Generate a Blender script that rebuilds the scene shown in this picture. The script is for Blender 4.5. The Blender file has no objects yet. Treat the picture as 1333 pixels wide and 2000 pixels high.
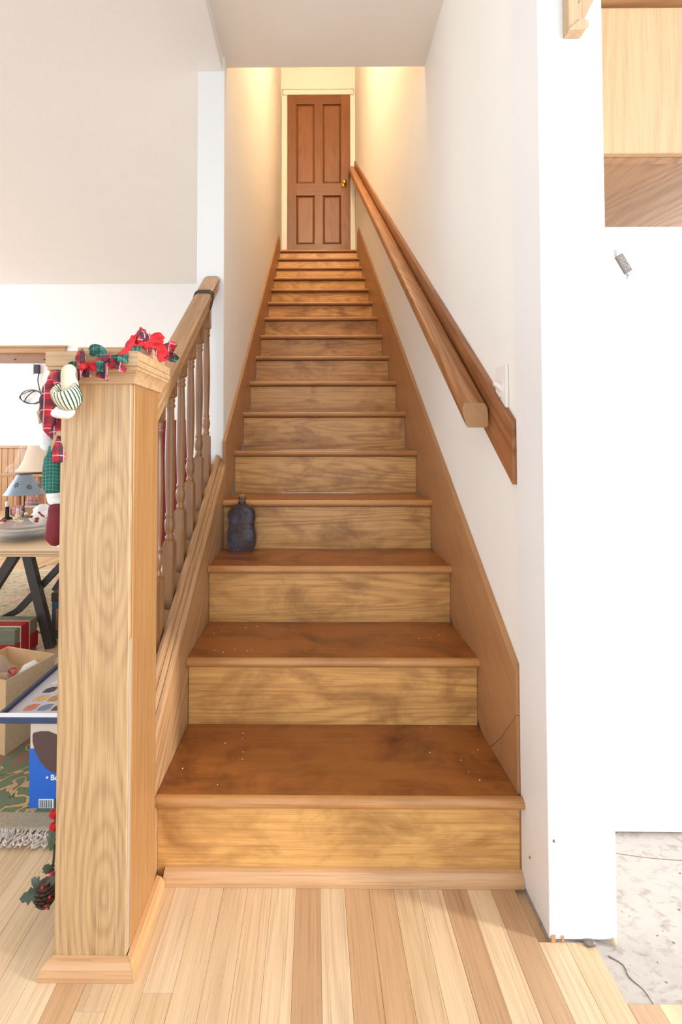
import bpy, bmesh, math, random
from mathutils import Vector, Matrix, noise
random.seed(7)
S = bpy.context.scene
C = S.collection
PI = math.pi

# ------------------------------------------------------------------ camera
F, CX, CY = 839.0, 607.03, 850.92
YAW, PIT, ROL = -0.0073119, 0.0235544, -0.00080454
CAM = Vector((-0.05648, -1.07226, 1.05846))
fw = Vector((math.sin(YAW) * math.cos(PIT), math.cos(YAW) * math.cos(PIT), math.sin(PIT)))
r0 = Vector((math.cos(YAW), -math.sin(YAW), 0))
u0 = r0.cross(fw)
rt = math.cos(ROL) * r0 + math.sin(ROL) * u0
up = -math.sin(ROL) * r0 + math.cos(ROL) * u0
cd = bpy.data.cameras.new('camera')
cam = bpy.data.objects.new('camera', cd)
C.objects.link(cam)
cam.matrix_world = Matrix(((rt.x, up.x, -fw.x, CAM.x), (rt.y, up.y, -fw.y, CAM.y), (rt.z, up.z, -fw.z, CAM.z), (0, 0, 0, 1)))
cd.sensor_fit = 'HORIZONTAL'
cd.sensor_width = 36
cd.lens = F / 1333 * 36
cd.shift_x = (666.5 - CX) / 1333
cd.shift_y = (CY - 1000) / 1333
cd.clip_start = 0.02
S.camera = cam


def ray(px, py):
    return fw + rt * ((px - CX) / F) - up * ((py - CY) / F)


def aty(px, py, y):
    d = ray(px, py)
    return CAM + d * ((y - CAM.y) / d.y)


# ------------------------------------------------------------------ light
wd = bpy.data.worlds.new('world')
S.world = wd
wd.use_nodes = True
wd.node_tree.nodes['Background'].inputs[0].default_value = (0.84, 0.985, 1.15, 1)
wd.node_tree.nodes['Background'].inputs[1].default_value = 1.36


def area(name, loc, target, sx, sy, power, col):
    l = bpy.data.lights.new(name, 'AREA')
    l.shape = 'RECTANGLE'
    l.size, l.size_y = sx, sy
    l.energy = power
    l.color = col
    o = bpy.data.objects.new(name, l)
    C.objects.link(o)
    o.location = loc
    o.rotation_euler = (Vector(target) - Vector(loc)).to_track_quat('-Z', 'Y').to_euler()
    return o


area('kitchen_window_light', (5.6, -1.66, 1.7), (0.2, -0.05, 0.6), 0.42, 2.0, 340, (0.95, 0.98, 1.02))
area('living_room_window_light', (-5.2, 1.6, 1.7), (-1.6, 1.6, 0.6), 1.8, 1.5, 45, (0.92, 0.98, 1.06))
area('den_window_light', (-6.7, 4.8, 1.6), (-4.4, 5.6, 1.2), 1.4, 1.5, 40, (0.92, 0.98, 1.06))
pl = bpy.data.lights.new('stairwell_lamp_light', 'POINT')
pl.energy = 58
pl.color = (1.0, 0.79, 0.55)
pl.shadow_soft_size = 0.09
po = bpy.data.objects.new('stairwell_lamp_light', pl)
C.objects.link(po)
po.location = (0.0, 1.2, 4.9)
S.view_settings.view_transform = 'Standard'
S.view_settings.look = 'None'
S.view_settings.gamma = 1
S.view_settings.use_curve_mapping = False
S.view_settings.exposure = 0.35

# ------------------------------------------------------------------ materials


def lin(c):
    return tuple(((v / 255) / 12.92 if v / 255 <= 0.04045 else ((v / 255 + 0.055) / 1.055) ** 2.4) for v in c) + (1,)


class NT:
    def __init__(s, name):
        s.m = bpy.data.materials.new(name)
        s.m.use_nodes = True
        s.t = s.m.node_tree
        s.b = s.t.nodes['Principled BSDF']

    def n(s, typ, **kw):
        nd = s.t.nodes.new(typ)
        for k, v in kw.items():
            setattr(nd, k, v)
        return nd

    def l(s, a, b):
        s.t.links.new(a, b)

    def math(s, op, a, b=None, c=None):
        nd = s.n('ShaderNodeMath', operation=op)
        for i, v in enumerate((a, b, c)):
            if v is None:
                continue
            if isinstance(v, (int, float)):
                nd.inputs[i].default_value = v
            else:
                s.l(v, nd.inputs[i])
        return nd.outputs[0]

    def mix(s, f, a, b, typ='MIX'):
        nd = s.n('ShaderNodeMix', data_type='RGBA', blend_type=typ)
        nd.clamp_factor = True
        for i, v in ((0, f), (6, a), (7, b)):
            if isinstance(v, (int, float)):
                nd.inputs[i].default_value = v
            elif isinstance(v, tuple):
                nd.inputs[i].default_value = v
            else:
                s.l(v, nd.inputs[i])
        return nd.outputs[2]

    def noise(s, vec, scale=1, detail=2, rough=0.5, dist=0):
        nd = s.n('ShaderNodeTexNoise')
        nd.inputs['Scale'].default_value = scale
        nd.inputs['Detail'].default_value = detail
        nd.inputs['Roughness'].default_value = rough
        nd.inputs['Distortion'].default_value = dist
        s.l(vec, nd.inputs['Vector'])
        return nd.outputs['Fac']

    def mapv(s, vec, scale):
        nd = s.n('ShaderNodeMapping')
        nd.inputs['Scale'].default_value = scale
        s.l(vec, nd.inputs['Vector'])
        return nd.outputs[0]

    def coords(s, rnd=True):
        tc = s.n('ShaderNodeTexCoord')
        if not rnd:
            return tc.outputs['Object'], None
        oi = s.n('ShaderNodeObjectInfo')
        cb = s.n('ShaderNodeCombineXYZ')
        for i, k in enumerate((13.7, 29.3, 51.1)):
            s.l(s.math('MULTIPLY', oi.outputs['Random'], k), cb.inputs[i])
        va = s.n('ShaderNodeVectorMath', operation='ADD')
        s.l(tc.outputs['Object'], va.inputs[0])
        s.l(cb.outputs[0], va.inputs[1])
        return va.outputs[0], oi.outputs['Random']

    def bump(s, h, strength=0.2, dist=0.002):
        nd = s.n('ShaderNodeBump')
        nd.inputs['Strength'].default_value = strength
        nd.inputs['Distance'].default_value = dist
        s.l(h, nd.inputs['Height'])
        s.l(nd.outputs[0], s.b.inputs['Normal'])


def wood(name, light, dark, axis='Z', ring=18, ringw=0.5, fiber=0.5, blotch=0.3, blotch_col=None, var=0.12,
         rough=0.42, cross=6.0, along=0.7, tones=None, coat=0.0, bstr=0.12, gloss_var=0.15, tilt=0.0, cath=None, bsc=(3.0, 7.0)):
    t = NT(name)
    v, rnd = t.coords()
    if tilt:
        mr = t.n('ShaderNodeMapping')
        mr.inputs['Rotation'].default_value = (-math.atan(tilt), 0, 0)
        t.l(v, mr.inputs['Vector'])
        v = mr.outputs[0]
    ai = 'XYZ'.index(axis)

    def sc(a, c):
        q = [c, c, c]
        q[ai] = a
        return tuple(q)
    n1 = t.noise(t.mapv(v, sc(along, cross)), 1, 1.0, 0.4, 0.25)
    nj = t.noise(t.mapv(v, sc(9, 45)), 1, 2, 0.6)
    ph = t.math('ADD', t.math('MULTIPLY', n1, ring * 2 * PI), t.math('MULTIPLY', nj, 0.9))
    rg = t.math('POWER', t.math('MULTIPLY_ADD', t.math('SINE', ph), 0.5, 0.5), 1.8)
    if cath:
        # nested cathedral loops around a heart line
        x0, wd_, fz, zp, k_ = cath
        tc = t.n('ShaderNodeTexCoord')
        sx = t.n('ShaderNodeSeparateXYZ')
        t.l(tc.outputs['Object'], sx.inputs[0])
        A = t.math('DIVIDE', t.math('SUBTRACT', sx.outputs[0], x0), wd_)
        wz = t.math('ADD', t.math('MULTIPLY', sx.outputs[2], fz), zp)
        B = t.math('MULTIPLY', t.math('SINE', wz), 1.7)
        rr = t.math('SQRT', t.math('ADD', t.math('MULTIPLY', A, A), t.math('MULTIPLY', B, B)))
        nd_ = t.noise(t.mapv(v, sc(2.5, 22)), 1, 3, 0.6)
        ph = t.math('MULTIPLY', t.math('ADD', rr, t.math('MULTIPLY', nd_, 0.55)), k_ * 2 * PI)
        rg = t.math('POWER', t.math('MULTIPLY_ADD', t.math('SINE', ph), 0.5, 0.5), 1.6)
    # where the cathedral figure is strong
    nm = t.noise(t.mapv(v, sc(along * 0.8, cross * 0.7)), 1, 1, 0.5)
    rm = t.math('MULTIPLY_ADD', t.math('SUBTRACT', nm, 0.5), 2.2, 0.62)
    rm.node.use_clamp = True
    n2 = t.noise(t.mapv(v, sc(6, 260)), 1, 3, 0.65)
    n2b = t.noise(t.mapv(v, sc(1.3, 75)), 1, 3, 0.7)
    n3 = t.noise(t.mapv(v, sc(*bsc)), 1, 5, 0.62, 0.5)
    a = t.math('MULTIPLY', t.math('MULTIPLY', rg, rm), ringw)
    b = t.math('MULTIPLY', t.math('SUBTRACT', n2, 0.46), fiber * 2.2)
    b2 = t.math('MULTIPLY', t.math('SUBTRACT', n2b, 0.46), fiber * 2.6)
    f = t.math('ADD', t.math('ADD', a, b), b2)
    f.node.use_clamp = True
    if tones:
        cr = t.n('ShaderNodeValToRGB')
        els = cr.color_ramp.elements
        while len(els) < len(tones):
            els.new(0.5)
        for i, (p, c) in enumerate(tones):
            els[i].position = p
            els[i].color = lin(c)
        t.l(rnd, cr.inputs[0])
        base = cr.outputs[0]
        drk = t.mix(0.62, base, lin(dark))
    else:
        base, drk = lin(light), lin(dark)
    col = t.mix(f, base, drk)
    bc = lin(blotch_col) if blotch_col else drk
    bm_ = t.math('MULTIPLY', t.math('SUBTRACT', n3, 0.47), blotch * 5)
    col = t.mix(bm_, col, bc)
    n4 = t.noise(t.mapv(v, sc(5, 380)), 1, 1, 0.5)
    pr = t.math('GREATER_THAN', n4, 0.62)
    col = t.mix(t.math('MULTIPLY', pr, 0.20), col, lin(tuple(x * 0.6 for x in dark)))
    r2 = t.math('FRACT', t.math('MULTIPLY', rnd, 17.13))
    val = t.math('MULTIPLY_ADD', r2, var, 1 - var / 2)
    hv = t.n('ShaderNodeHueSaturation')
    t.l(val, hv.inputs['Value'])
    t.l(col, hv.inputs['Color'])
    t.l(hv.outputs[0], t.b.inputs['Base Color'])
    t.l(t.math('MULTIPLY_ADD', n3, gloss_var, rough - gloss_var * 0.5), t.b.inputs['Roughness'])
    t.b.inputs['Coat Weight'].default_value = coat
    t.b.inputs['Coat Roughness'].default_value = 0.25
    t.bump(t.math('ADD', n2, t.math('MULTIPLY', rg, 0.4)), bstr, 0.0015)
    return t.m


def flat(name, col, rough=0.6, metal=0.0, nscale=40, namt=0.08, bump=0.0, bscale=200, spec=0.5):
    t = NT(name)
    v, rnd = t.coords()
    n = t.noise(v, nscale, 3, 0.55)
    c = lin(col)
    d = tuple(x * (1 - namt * 2.5) for x in c[:3]) + (1,)
    t.l(t.mix(t.math('MULTIPLY', t.math('SUBTRACT', n, 0.35), 1.6), c, d), t.b.inputs['Base Color'])
    t.b.inputs['Roughness'].default_value = rough
    t.b.inputs['Metallic'].default_value = metal
    t.b.inputs['Specular IOR Level'].default_value = spec
    if bump:
        t.bump(t.noise(v, bscale, 2, 0.6), bump, 0.002)
    return t.m


def glass(name, col, rough=0.03, bump=0, bscale=60, ior=1.45, trans=1.0):
    t = NT(name)
    v, _ = t.coords(False)
    t.b.inputs['Base Color'].default_value = col + (1,)
    t.b.inputs['Transmission Weight'].default_value = trans
    t.b.inputs['Roughness'].default_value = rough
    t.b.inputs['IOR'].default_value = ior
    if bump:
        t.bump(t.noise(v, bscale, 3, 0.6, 0.6), bump, 0.004)
    return t.m


def plaid(name, base, c1, c2, line, size=0.03, axes=(0, 2)):
    """woven tartan: two sets of crossing bands and a thin light line"""
    t = NT(name)
    v, _ = t.coords(False)
    sp = t.n('ShaderNodeSeparateXYZ')
    t.l(v, sp.inputs[0])
    # use two diagonal combinations so the weave shows on every face
    a = t.math('ADD', sp.outputs[axes[0]], t.math('MULTIPLY', sp.outputs[1], 0.7))
    b = t.math('ADD', sp.outputs[axes[1]], t.math('MULTIPLY', sp.outputs[1], 0.3))
    col = lin(base)

    def band(x, ph, w):
        fr = t.math('FRACT', t.math('ADD', t.math('DIVIDE', x, size), ph))
        return t.math('LESS_THAN', fr, w)
    col = t.mix(t.math('MULTIPLY', band(a, 0.1, 0.42), 0.8), col, lin(c1))
    col = t.mix(t.math('MULTIPLY', band(b, 0.3, 0.42), 0.6), col, lin(c2))
    col = t.mix(t.math('MULTIPLY', band(a, 0.75, 0.07), 0.85), col, lin(line))
    col = t.mix(t.math('MULTIPLY', band(b, 0.55, 0.07), 0.7), col, lin(line))
    t.l(col, t.b.inputs['Base Color'])
    t.b.inputs['Roughness'].default_value = 0.85
    t.bump(t.noise(v, 700, 1, 0.5), 0.2, 0.001)
    return t.m


M = {}
M['wall'] = flat('painted_drywall', (247, 243, 237), 0.75, 0, 3, 0.006, 0.10, 170, 0.3)
M['wall_cream'] = flat('stairwell_paint', (244, 238, 228), 0.75, 0, 3, 0.01, 0.12, 150, 0.3)
M['ceil'] = flat('textured_ceiling_paint', (240, 235, 229), 0.85, 0, 4, 0.01, 0.55, 75, 0.2)
M['soffit'] = flat('smooth_soffit_paint', (248, 240, 229), 0.8, 0, 4, 0.01, 0.05, 120, 0.2)
M['gloss_white'] = flat('white_trim_paint', (240, 237, 232), 0.4, 0, 6, 0.008, 0.03, 60, 0.4)
M['casing_white'] = flat('door_casing_paint', (240, 233, 222), 0.45, 0, 6, 0.01, 0.02, 60, 0.4)
M['fridge'] = flat('white_enamel', (250, 250, 249), 0.3, 0, 3, 0.004, 0.03, 260, 0.5)
M['floor'] = wood('light_oak_floor', (226, 190, 142), (142, 98, 60), 'Y', 12, 0.30, 0.36, 0.12, None, 0.08, 0.36,
                  12, 0.8, tones=[(0.0, (232, 202, 162)), (0.3, (226, 192, 150)), (0.55, (218, 182, 138)), (0.75, (228, 198, 158)),
                                  (0.88, (192, 148, 108)), (1.0, (206, 164, 120))], coat=0.1)
M['tread'] = wood('honey_stained_tread', (160, 96, 42), (122, 66, 25), 'X', 10, 0.22, 0.22, 0.85, (100, 52, 20), 0.10, 0.34, 7, 1.2, coat=0.3, bsc=(4.5, 8))
M['nosing'] = wood('worn_tread_nosing', (196, 138, 78), (146, 90, 44), 'X', 10, 0.25, 0.3, 0.5, (150, 92, 44), 0.10, 0.36, 9, 1.0, coat=0.2)
M['riser'] = wood('honey_stained_riser', (226, 170, 98), (162, 102, 48), 'X', 16, 0.50, 0.46, 0.66, (146, 94, 46), 0.10, 0.42, 9, 0.9, coat=0.08, bsc=(5, 9))
M['skirt'] = wood('stained_skirt_board', (182, 132, 86), (142, 96, 58), 'Y', 10, 0.16, 0.26, 0.16, None, 0.05, 0.42, 7, 0.8, tilt=0.815)
M['skirt2'] = wood('stained_skirt_offcut', (180, 130, 84), (142, 96, 58), 'Z', 10, 0.16, 0.26, 0.16, None, 0.05, 0.42, 7, 0.8)
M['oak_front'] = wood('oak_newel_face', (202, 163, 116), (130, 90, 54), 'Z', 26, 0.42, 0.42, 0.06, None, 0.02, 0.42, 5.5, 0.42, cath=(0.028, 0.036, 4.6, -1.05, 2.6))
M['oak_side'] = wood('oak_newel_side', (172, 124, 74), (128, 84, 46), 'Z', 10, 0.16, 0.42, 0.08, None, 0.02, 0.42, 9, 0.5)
M['oak_cap'] = wood('oak_newel_cap', (204, 164, 118), (130, 90, 54), 'X', 14, 0.25, 0.50, 0.16, None, 0.06, 0.45, 9, 0.8)
M['oak_y'] = wood('oak_rail', (190, 144, 98), (124, 84, 50), 'Y', 14, 0.35, 0.45, 0.12, None, 0.04, 0.40, 8, 0.6, tilt=0.81)
M['oak_dark_y'] = wood('red_oak_wall_rail', (176, 116, 66), (98, 55, 26), 'Y', 17, 0.55, 0.36, 0.10, None, 0.04, 0.38, 8, 0.5, coat=0.15, tilt=0.836)
M['oak_board'] = wood('red_oak_backing_board', (166, 106, 60), (104, 58, 30), 'Y', 15, 0.55, 0.34, 0.14, None, 0.04, 0.40, 9, 0.5, coat=0.1, tilt=0.838)
M['end_grain'] = flat('oak_end_grain', (178, 132, 88), 0.6, 0, 120, 0.10, 0.2, 300)
M['baluster'] = wood('oak_baluster', (152, 106, 64), (98, 64, 37), 'Z', 12, 0.35, 0.42, 0.3, (98, 68, 42), 0.22, 0.34, 14, 0.7, coat=0.25)
M['shoe'] = wood('oak_shoe_moulding', (208, 160, 112), (164, 112, 70), 'X', 10, 0.2, 0.3, 0.10, None, 0.08, 0.4, 18, 0.8)
M['shoe_y'] = wood('oak_shoe_moulding_side', (206, 154, 102), (164, 110, 66), 'Y', 10, 0.2, 0.3, 0.10, None, 0.05, 0.4, 18, 0.8)
M['door'] = wood('stained_pine_door', (138, 85, 50), (96, 56, 31), 'Z', 12, 0.32, 0.30, 0.22, None, 0.12, 0.4, 8, 0.6)
M['door_x'] = wood('stained_pine_rail', (132, 80, 47), (92, 53, 30), 'X', 12, 0.32, 0.30, 0.22, None, 0.08, 0.4, 8, 0.6)
M['cab'] = wood('light_oak_cabinet', (202, 162, 118), (172, 126, 82), 'Z', 14, 0.42, 0.26, 0.05, None, 0.04, 0.3, 4.5, 0.8, coat=0.35)
M['cab_under'] = wood('oak_cabinet_underside', (192, 148, 108), (142, 98, 64), 'Y', 16, 0.5, 0.3, 0.1, None, 0.02, 0.45, 4, 1.0)
M['bracket'] = wood('oak_bracket', (212, 178, 138), (166, 126, 88), 'Z', 12, 0.25, 0.4, 0.1, None, 0.1, 0.45, 14, 0.7)
M['trim_oak'] = wood('oak_casing', (196, 148, 100), (146, 98, 58), 'X', 10, 0.25, 0.3, 0.1, None, 0.05, 0.42, 9, 0.6)
M['trim_oak_z'] = wood('oak_casing_side', (196, 146, 96), (146, 98, 58), 'Z', 10, 0.25, 0.3, 0.1, None, 0.05, 0.42, 9, 0.6)
M['wains'] = wood('wainscot_board', (198, 150, 100), (152, 104, 62), 'Z', 12, 0.3, 0.3, 0.1, None, 0.14, 0.45, 12, 0.6)
M['ply'] = wood('plywood_top', (228, 196, 154), (200, 158, 114), 'X', 10, 0.2, 0.25, 0.1, None, 0.05, 0.4, 6, 0.7)
M['black_wood'] = flat('dark_stained_leg', (62, 56, 50), 0.5, 0, 30, 0.1)
M['black'] = flat('black_rubber', (30, 29, 30), 0.55, 0, 30, 0.08)
M['black_cord'] = flat('black_cord', (42, 40, 42), 0.5, 0, 30, 0.05)
M['brass'] = flat('polished_brass', (222, 178, 92), 0.22, 1.0, 20, 0.03)
M['switch'] = flat('ivory_plastic', (240, 232, 222), 0.4, 0, 10, 0.005)
M['caulk'] = flat('old_caulk', (176, 156, 132), 0.8, 0, 60, 0.06)
M['groove_shade'] = flat('shadow_gap_wood', (70, 44, 24), 0.8, 0, 60, 0.06)  # dark tone for joints and for the shadow painted under the nosings
M['navy_glass'] = glass('cobalt_glass', (0.42, 0.47, 0.70), 0.03, 0.5, 60)
M['cork'] = flat('cork', (176, 128, 84), 0.9, 0, 160, 0.16, 0.3, 160)
for nm_, al_ in (('clear', 0.10), ('wrap', 0.11)):
    t_ = NT('clear_glass_dish' if nm_ == 'clear' else 'crinkled_clear_plastic')
    v_, _ = t_.coords(False)
    t_.b.inputs['Base Color'].default_value = lin((248, 242, 234))
    t_.b.inputs['Roughness'].default_value = 0.10
    t_.b.inputs['Alpha'].default_value = al_
    t_.bump(t_.noise(v_, 40, 3, 0.6, 0.6), 0.5, 0.006)
    M[nm_] = t_.m
M['cream_shade'] = flat('cream_lampshade', (236, 212, 184), 0.8, 0, 50, 0.02)
M['tin'] = flat('blue_grey_tin', (140, 152, 164), 0.42, 0.45, 60, 0.05)
M['dark_metal'] = flat('dark_iron', (58, 54, 54), 0.45, 0.4, 60, 0.06)
M['purple'] = flat('plum_bead', (110, 62, 74), 0.5, 0, 60, 0.06)
M['olive'] = flat('olive_resin', (112, 106, 78), 0.6, 0, 80, 0.12, 0.2, 150)
M['cream'] = flat('cream_resin', (228, 208, 172), 0.6, 0, 60, 0.06)
M['orange'] = flat('amber_resin', (196, 132, 60), 0.6, 0, 60, 0.06)
M['pinkcloth'] = plaid('rose_check_cloth', (206, 150, 140), (178, 100, 96), (196, 130, 120), (240, 220, 210), 0.03)
M['redcloth'] = flat('brick_red_cloth', (156, 58, 50), 0.85, 0, 60, 0.12, 0.3, 300)
M['whitecloth'] = flat('white_cotton', (240, 234, 230), 0.9, 0, 60, 0.03, 0.3, 200)
M['redred'] = flat('scarlet_cotton', (206, 36, 42), 0.85, 0, 80, 0.07, 0.3, 500)
M['tartan'] = plaid('red_tartan', (186, 36, 44), (44, 42, 52), (58, 40, 52), (226, 170, 176), 0.030)
M['greencheck'] = plaid('green_check', (38, 112, 92), (28, 78, 70), (30, 84, 72), (120, 176, 156), 0.0075)
M['greencloth'] = plaid('green_check_ribbon', (40, 104, 84), (26, 64, 62), (28, 74, 66), (110, 160, 140), 0.014)
M['maroon'] = flat('maroon_velvet', (126, 34, 40), 0.75, 0, 30, 0.14, 0.25, 120)
M['fleece'] = flat('white_fleece', (242, 238, 232), 0.95, 0, 60, 0.03, 0.8, 130)
M['mitten'] = flat('cream_felt', (224, 208, 172), 0.9, 0, 40, 0.04, 0.2, 300)
M['burlap'] = flat('tan_burlap', (206, 172, 124), 0.95, 0, 200, 0.12, 0.6, 260)
M['chair_red'] = flat('dark_red_upholstery', (128, 24, 34), 0.85, 0, 30, 0.1, 0.3, 300)
M['carton'] = flat('brown_cardboard', (196, 168, 134), 0.85, 0, 120, 0.10, 0.15, 200)
M['carton_in'] = flat('inside_of_cardboard', (216, 172, 122), 0.85, 0, 30, 0.04)
M['boxcream'] = flat('cream_printed_card', (226, 208, 188), 0.6, 0, 20, 0.02)
M['boxblue'] = flat('blue_printed_card', (40, 108, 206), 0.5, 0, 20, 0.02)
M['boxbrown'] = flat('brown_printed_shape', (96, 72, 68), 0.6, 0, 20, 0.03)
M['ink_white'] = flat('white_print', (246, 246, 246), 0.6, 0, 20, 0.01)
M['ink_black'] = flat('black_print', (28, 26, 30), 0.6, 0, 20, 0.01)
M['navy'] = flat('navy_frame_edge', (58, 78, 112), 0.35, 0, 40, 0.10)
M['navy_dark'] = flat('navy_inner_edge', (52, 58, 78), 0.5, 0, 60, 0.10)
M['greyprint'] = flat('lilac_grey_board', (186, 180, 186), 0.5, 0, 10, 0.02)
M['giftgrey'] = flat('grey_green_gift_paper', (122, 118, 98), 0.45, 0, 60, 0.12)
M['ribbon_red'] = flat('red_satin_ribbon', (162, 20, 36), 0.45, 0, 60, 0.08)
M['cordgold'] = flat('cream_cord', (222, 206, 170), 0.7, 0, 60, 0.05)
M['teal'] = flat('teal_tin', (74, 108, 116), 0.4, 0.2, 40, 0.14)
M['tin_lid'] = flat('dark_tin_lid', (92, 82, 70), 0.4, 0.3, 40, 0.14)
M['tin_pic'] = flat('orange_tin_picture', (204, 124, 86), 0.5, 0, 90, 0.25)
M['steel'] = flat('bright_steel', (206, 200, 192), 0.25, 1.0, 60, 0.05)
M['pewter'] = flat('taupe_pewter', (132, 118, 108), 0.45, 0.5, 90, 0.10)
M['goldbead'] = flat('copper_gold_bead', (208, 150, 92), 0.3, 0.7, 40, 0.15)
M['leaf'] = flat('holly_leaf_green', (70, 84, 64), 0.5, 0, 60, 0.18)
M['berry'] = flat('red_berry', (196, 36, 40), 0.25, 0, 40, 0.05)
M['cone'] = flat('pinecone_brown', (96, 72, 54), 0.7, 0, 80, 0.15)
M['fringe'] = flat('cream_rug_fringe', (220, 206, 190), 0.95, 0, 90, 0.10)
M['white_chip'] = flat('plaster_crumb', (238, 234, 226), 0.9, 0, 60, 0.03)


def subfloor_mat():
    t = NT('whitewashed_subfloor')
    v, _ = t.coords(False)
    n = t.noise(t.mapv(v, (30, 60, 1)), 1, 4, 0.65, 0.5)
    n2 = t.noise(v, 5, 4, 0.6)
    col = t.mix(t.math('MULTIPLY', t.math('SUBTRACT', n, 0.52), 3.2), lin((186, 173, 161)), lin((132, 114, 98)))
    col = t.mix(t.math('MULTIPLY', t.math('SUBTRACT', n2, 0.55), 2.4), col, lin((150, 138, 128)))
    nb = t.noise(t.mapv(v, (50, 110, 1)), 1, 2, 0.5)
    col = t.mix(t.math('MULTIPLY', t.math('GREATER_THAN', nb, 0.70), 0.6), col, lin((140, 116, 98)))
    t.l(col, t.b.inputs['Base Color'])
    t.b.inputs['Roughness'].default_value = 0.9
    t.bump(n, 0.4, 0.004)
    return t.m


def rug_mat(name, ground, swirl, accent, border, hx, hy):
    t = NT(name)
    v, _ = t.coords(False)
    n = t.noise(t.mapv(v, (1, 1, 0)), 7.5, 1.5, 0.5, 1.6)
    s1 = t.math('ABSOLUTE', t.math('SUBTRACT', n, 0.5))
    m1 = t.math('LESS_THAN', s1, 0.028)
    m2 = t.math('GREATER_THAN', n, 0.62)
    col = t.mix(m1, lin(ground), lin(swirl))
    col = t.mix(m2, col, lin(accent))
    e1 = t.math('LESS_THAN', t.math('ABSOLUTE', t.math('SUBTRACT', s1, 0.031)), 0.005)
    col = t.mix(t.math('MULTIPLY', e1, 0.7), col, lin(tuple(x * 0.5 for x in accent)))
    sp = t.n('ShaderNodeSeparateXYZ')
    t.l(v, sp.inputs[0])
    bx = t.math('GREATER_THAN', t.math('ABSOLUTE', sp.outputs[0]), hx - 0.05)
    by = t.math('GREATER_THAN', t.math('ABSOLUTE', sp.outputs[1]), hy - 0.05)
    bb = t.math('MAXIMUM', bx, by)
    col = t.mix(bb, col, lin(border))
    f = t.noise(v, 260, 2, 0.7)
    col = t.mix(t.math('MULTIPLY', t.math('SUBTRACT', f, 0.4), 1.2), col, lin(tuple(x * 0.6 for x in border)))
    t.l(col, t.b.inputs['Base Color'])
    t.b.inputs['Roughness'].default_value = 1.0
    t.b.inputs['Specular IOR Level'].default_value = 0.1
    t.bump(t.math('ADD', t.math('MULTIPLY', f, 0.5), t.math('MULTIPLY', m1, 0.6)), 0.6, 0.006)
    return t.m


def stripe_mat():
    """cream and green stripes running down the gathered cuff"""
    t = NT('cream_green_stripe')
    v, _ = t.coords(False)
    sp = t.n('ShaderNodeSeparateXYZ')
    t.l(v, sp.inputs[0])
    an = t.math('ARCTAN2', sp.outputs[1], sp.outputs[0])
    fr = t.math('FRACT', t.math('MULTIPLY', an, 22 / (2 * PI)))
    t.l(t.mix(t.math('LESS_THAN', fr, 0.36), lin((232, 222, 190)), lin((40, 74, 60))), t.b.inputs['Base Color'])
    t.b.inputs['Roughness'].default_value = 0.9
    return t.m


def far_floor_mat():
    t = NT('far_oak_floor')
    v, _ = t.coords(False)
    sp = t.n('ShaderNodeSeparateXYZ')
    t.l(v, sp.inputs[0])
    row = t.math('FLOOR', t.math('DIVIDE', sp.outputs[0], 0.058))
    wn = t.n('ShaderNodeTexWhiteNoise', noise_dimensions='1D')
    t.l(row, wn.inputs['W'])
    n = t.noise(t.mapv(v, (90, 4, 1)), 1, 3, 0.6)
    col = t.mix(wn.outputs['Value'], lin((230, 196, 150)), lin((202, 152, 102)))
    col = t.mix(t.math('MULTIPLY', t.math('SUBTRACT', n, 0.4), 1.0), col, lin((160, 108, 62)))
    t.l(col, t.b.inputs['Base Color'])
    t.b.inputs['Roughness'].default_value = 0.35
    return t.m


M['subfloor'] = subfloor_mat()
M['stripe'] = stripe_mat()
M['farfloor'] = far_floor_mat()

# ------------------------------------------------------------------ mesh helpers
WL = {}


def link(name, me, mat, parent=None, loc=(0, 0, 0), smooth=False):
    o = bpy.data.objects.new(name, me)
    C.objects.link(o)
    if mat is not None and not me.materials:
        me.materials.append(M[mat] if isinstance(mat, str) else mat)
    loc = Vector(loc)
    WL[o.name] = loc
    if parent is not None:
        o.parent = parent
        o.location = loc - WL[parent.name]
    else:
        o.location = loc
    if smooth:
        for p in me.polygons:
            p.use_smooth = True
    return o


def mesh(name, vs, fs, mat, parent=None, smooth=False, origin=None, base=False):
    vs = [Vector(v) for v in vs]
    if origin is None:
        mn = Vector((min(v[i] for v in vs) for i in range(3)))
        mx = Vector((max(v[i] for v in vs) for i in range(3)))
        origin = (mn + mx) / 2
        if base:
            origin.z = mn.z
    origin = Vector(origin)
    me = bpy.data.meshes.new(name)
    me.from_pydata([v - origin for v in vs], [], fs)
    bm = bmesh.new()
    bm.from_mesh(me)
    bmesh.ops.recalc_face_normals(bm, faces=bm.faces)
    bm.to_mesh(me)
    bm.free()
    return link(name, me, mat, parent, origin, smooth)


def boxes(name, lst, mat, parent=None, bev=0.0, base=False, segs=1):
    """one object out of one or more boxes (x0,x1,y0,y1,z0,z1)"""
    bm = bmesh.new()
    for (x0, x1, y0, y1, z0, z1) in lst:
        m = Matrix.Translation(((x0 + x1) / 2, (y0 + y1) / 2, (z0 + z1) / 2)) @ Matrix.Diagonal((x1 - x0, y1 - y0, z1 - z0, 1))
        bmesh.ops.create_cube(bm, size=1, matrix=m)
    if bev:
        bmesh.ops.bevel(bm, geom=list(bm.edges), offset=bev, segments=segs, affect='EDGES', profile=0.5)
    mn = Vector((min(b[0] for b in lst), min(b[2] for b in lst), min(b[4] for b in lst)))
    mx = Vector((max(b[1] for b in lst), max(b[3] for b in lst), max(b[5] for b in lst)))
    o = (mn + mx) / 2
    if base:
        o.z = mn.z
    bmesh.ops.translate(bm, verts=bm.verts, vec=-o)
    me = bpy.data.meshes.new(name)
    bm.to_mesh(me)
    bm.free()
    return link(name, me, mat, parent, o)


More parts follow.
